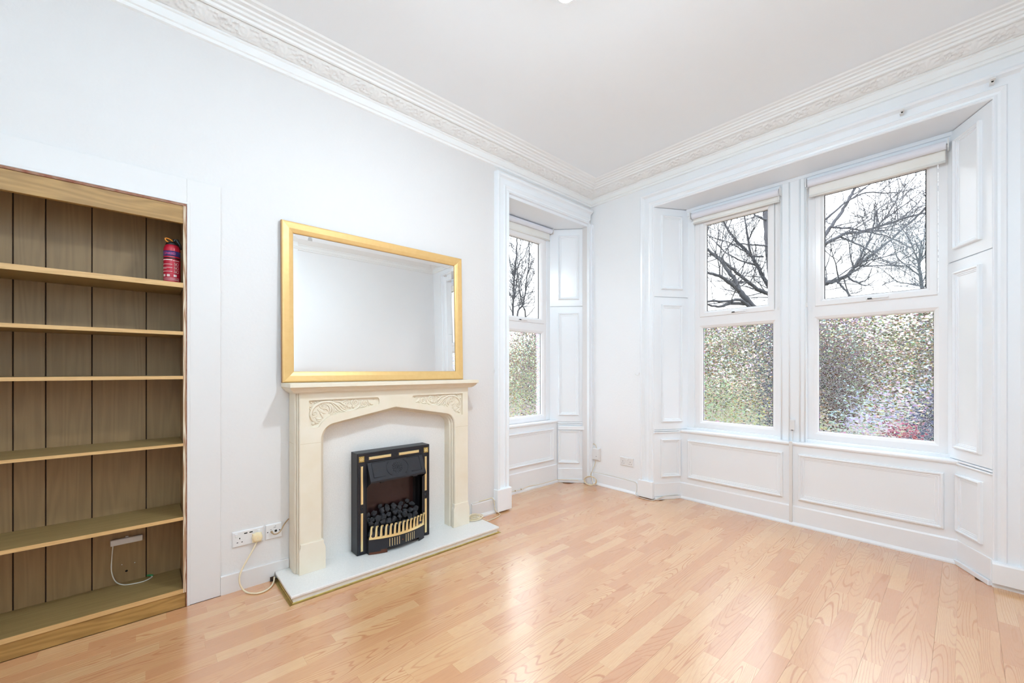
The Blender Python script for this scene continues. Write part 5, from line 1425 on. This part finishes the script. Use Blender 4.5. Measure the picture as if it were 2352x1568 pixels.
# hedge and leafless shrubs behind the lawn
def leaf_mass(b, c, s, n, r_, size):
    for _ in range(n):
        while True:
            p = Vector((r_.uniform(-1,1), r_.uniform(-1,1), r_.uniform(-1,1)))
            if p.length < 1: break
        p = p.normalized()*p.length**0.5
        q = Vector(c) + Vector((p.x*s[0], p.y*s[1], p.z*s[2]))
        u = Vector((r_.uniform(-1,1), r_.uniform(-1,1), r_.uniform(-1,1))).normalized()*size*r_.uniform(.6,1.3)
        v = u.cross(Vector((r_.uniform(-1,1), r_.uniform(-1,1), r_.uniform(-1,1)))).normalized()*size*0.5
        b.faces.new([b.verts.new(x) for x in (q-u, q+v, q+u, q-v)])
r_ = random.Random(3)
b = bm_new()
for i in range(40):
    leaf_mass(b, (-30+i*1.1, 22+r_.uniform(-1,1), GZ+1.0+r_.uniform(-.2,.5)), (1.3,0.9,1.9+r_.uniform(-.2,.5)), 420, r_, 0.12)
    leaf_mass(b, (-30+i*1.1, 23+r_.uniform(-1,1), GZ+2.8+r_.uniform(-.4,.4)), (1.6,0.9,1.8+r_.uniform(-.3,.4)), 520, r_, 0.14)
tag(obj('hedge', b, M['hedge'], norm=False), 'leafy hedge along the far side of the lawn', 'hedge', kind='stuff')
b = bm_new()
for i in range(21):
    leaf_mass(b, (-13.5+r_.uniform(-.6,.6), -2+i*0.95, GZ+1.2), (0.9,1.0,2.2), 420, r_, 0.09)
tag(obj('hedge', b, M['hedge'], norm=False), 'leafy hedge outside the side window', 'hedge', kind='stuff')
def shrub(label, c, s, n, seed):
    q_ = random.Random(seed); b = bm_new()
    for _ in range(n):
        a = q_.uniform(0, 2*PI); e = q_.uniform(0.15, 1.0)
        d = Vector((math.cos(a)*(1-e*0.6)*s[0], math.sin(a)*(1-e*0.6)*s[1], s[2]*(0.5+0.5*e)))
        k = q_.uniform(0.5, 1.0)
        p = Vector(c); pts = [p, p+d*0.45*k+Vector((q_.uniform(-.1,.1), q_.uniform(-.1,.1), .05)), p+d*0.8*k+Vector((q_.uniform(-.2,.2), q_.uniform(-.2,.2), 0)), p+d*k+Vector((q_.uniform(-.3,.3), q_.uniform(-.3,.3), q_.uniform(-.1,.2)))]
        tube(b, pts, [0.016,0.010,0.007,0.004], 3, cap=False)
        for _2 in range(3):
            m_ = pts[2]; tube(b, [m_, m_+Vector((q_.uniform(-.3,.3), q_.uniform(-.3,.3), q_.uniform(0,.35)))], [0.006,0.003], 3, cap=False)
    tag(obj('twiggy_shrub', b, M['twig'], norm=False), label, 'shrub', 'leafless shrubs', kind='stuff')
shrub('brown leafless shrub low in the left of the wide window', (-2.15, 13.5, GZ), (1.15,0.9,3.8), 230, 5)
shrub('brown leafless shrub low in the right of the narrow window', (-7.6, 14.5, GZ), (1.5,1.0,3.2), 260, 6)
# parked car, tail towards the left of the wide window
cx, cy = 1.15, 8.0
car = thing('parked_car', 'dark blue car parked beyond the wide window, seen through crackle glass', 'car', (cx, cy, GZ))
def car_section(pts, ya, yb_, b, inset=0.0):
    fr = [b.verts.new((x, ya, z)) for x, z in pts]; bk_ = [b.verts.new((x, yb_, z)) for x, z in pts]
    b.faces.new(fr); b.faces.new(bk_[::-1])
    for i in range(len(pts)): b.faces.new([fr[i], fr[(i+1)%len(pts)], bk_[(i+1)%len(pts)], bk_[i]])
xl = cx-1.75
b = bm_new(); car_section([(xl,GZ+.30),(xl-.02,GZ+.55),(xl+.02,GZ+.95),(xl+.15,GZ+1.02),(xl+2.6,GZ+1.0),(xl+3.6,GZ+.86),(xl+3.72,GZ+.55),(xl+3.65,GZ+.28),(xl+3.3,GZ+.22),(xl+.3,GZ+.22)], cy-.86, cy+.86, b); obj('body', b, M['car'], parent=car, bev=0.06)
b = bm_new(); car_section([(xl+.10,GZ+1.0),(xl+.42,GZ+1.44),(xl+.75,GZ+1.50),(xl+1.7,GZ+1.48),(xl+2.65,GZ+1.0)], cy-.76, cy+.76, b); obj('cabin', b, M['car'], parent=car, bev=0.05)
b = bm_new(); car_section([(xl+.34,GZ+1.06),(xl+.58,GZ+1.40),(xl+1.05,GZ+1.41),(xl+1.05,GZ+1.06)], cy-.775, cy-.755, b); car_section([(xl+1.12,GZ+1.06),(xl+1.12,GZ+1.41),(xl+1.66,GZ+1.40),(xl+2.35,GZ+1.06)], cy-.775, cy-.755, b); obj('side_windows', b, M['carglass'], parent=car)
b = bm_new(); box(b, xl-.03, xl+.26, cy-.875, cy-.60, GZ+.78, GZ+.96); obj('rear_light', b, M['carlight'], parent=car, bev=0.02)
for wx in (xl+.72, xl+3.0):
    for wy in (cy-.87, cy+.70):
        b = bm_new(); lathe(b, (wx, wy, GZ+.31), [(0.14,-0.01),(0.28,-0.005),(0.31,0.02),(0.31,0.15),(0.28,0.175),(0.14,0.18)], 24, 'Y'); w = obj('wheel', b, M['tyre'], parent=car, smooth=True)
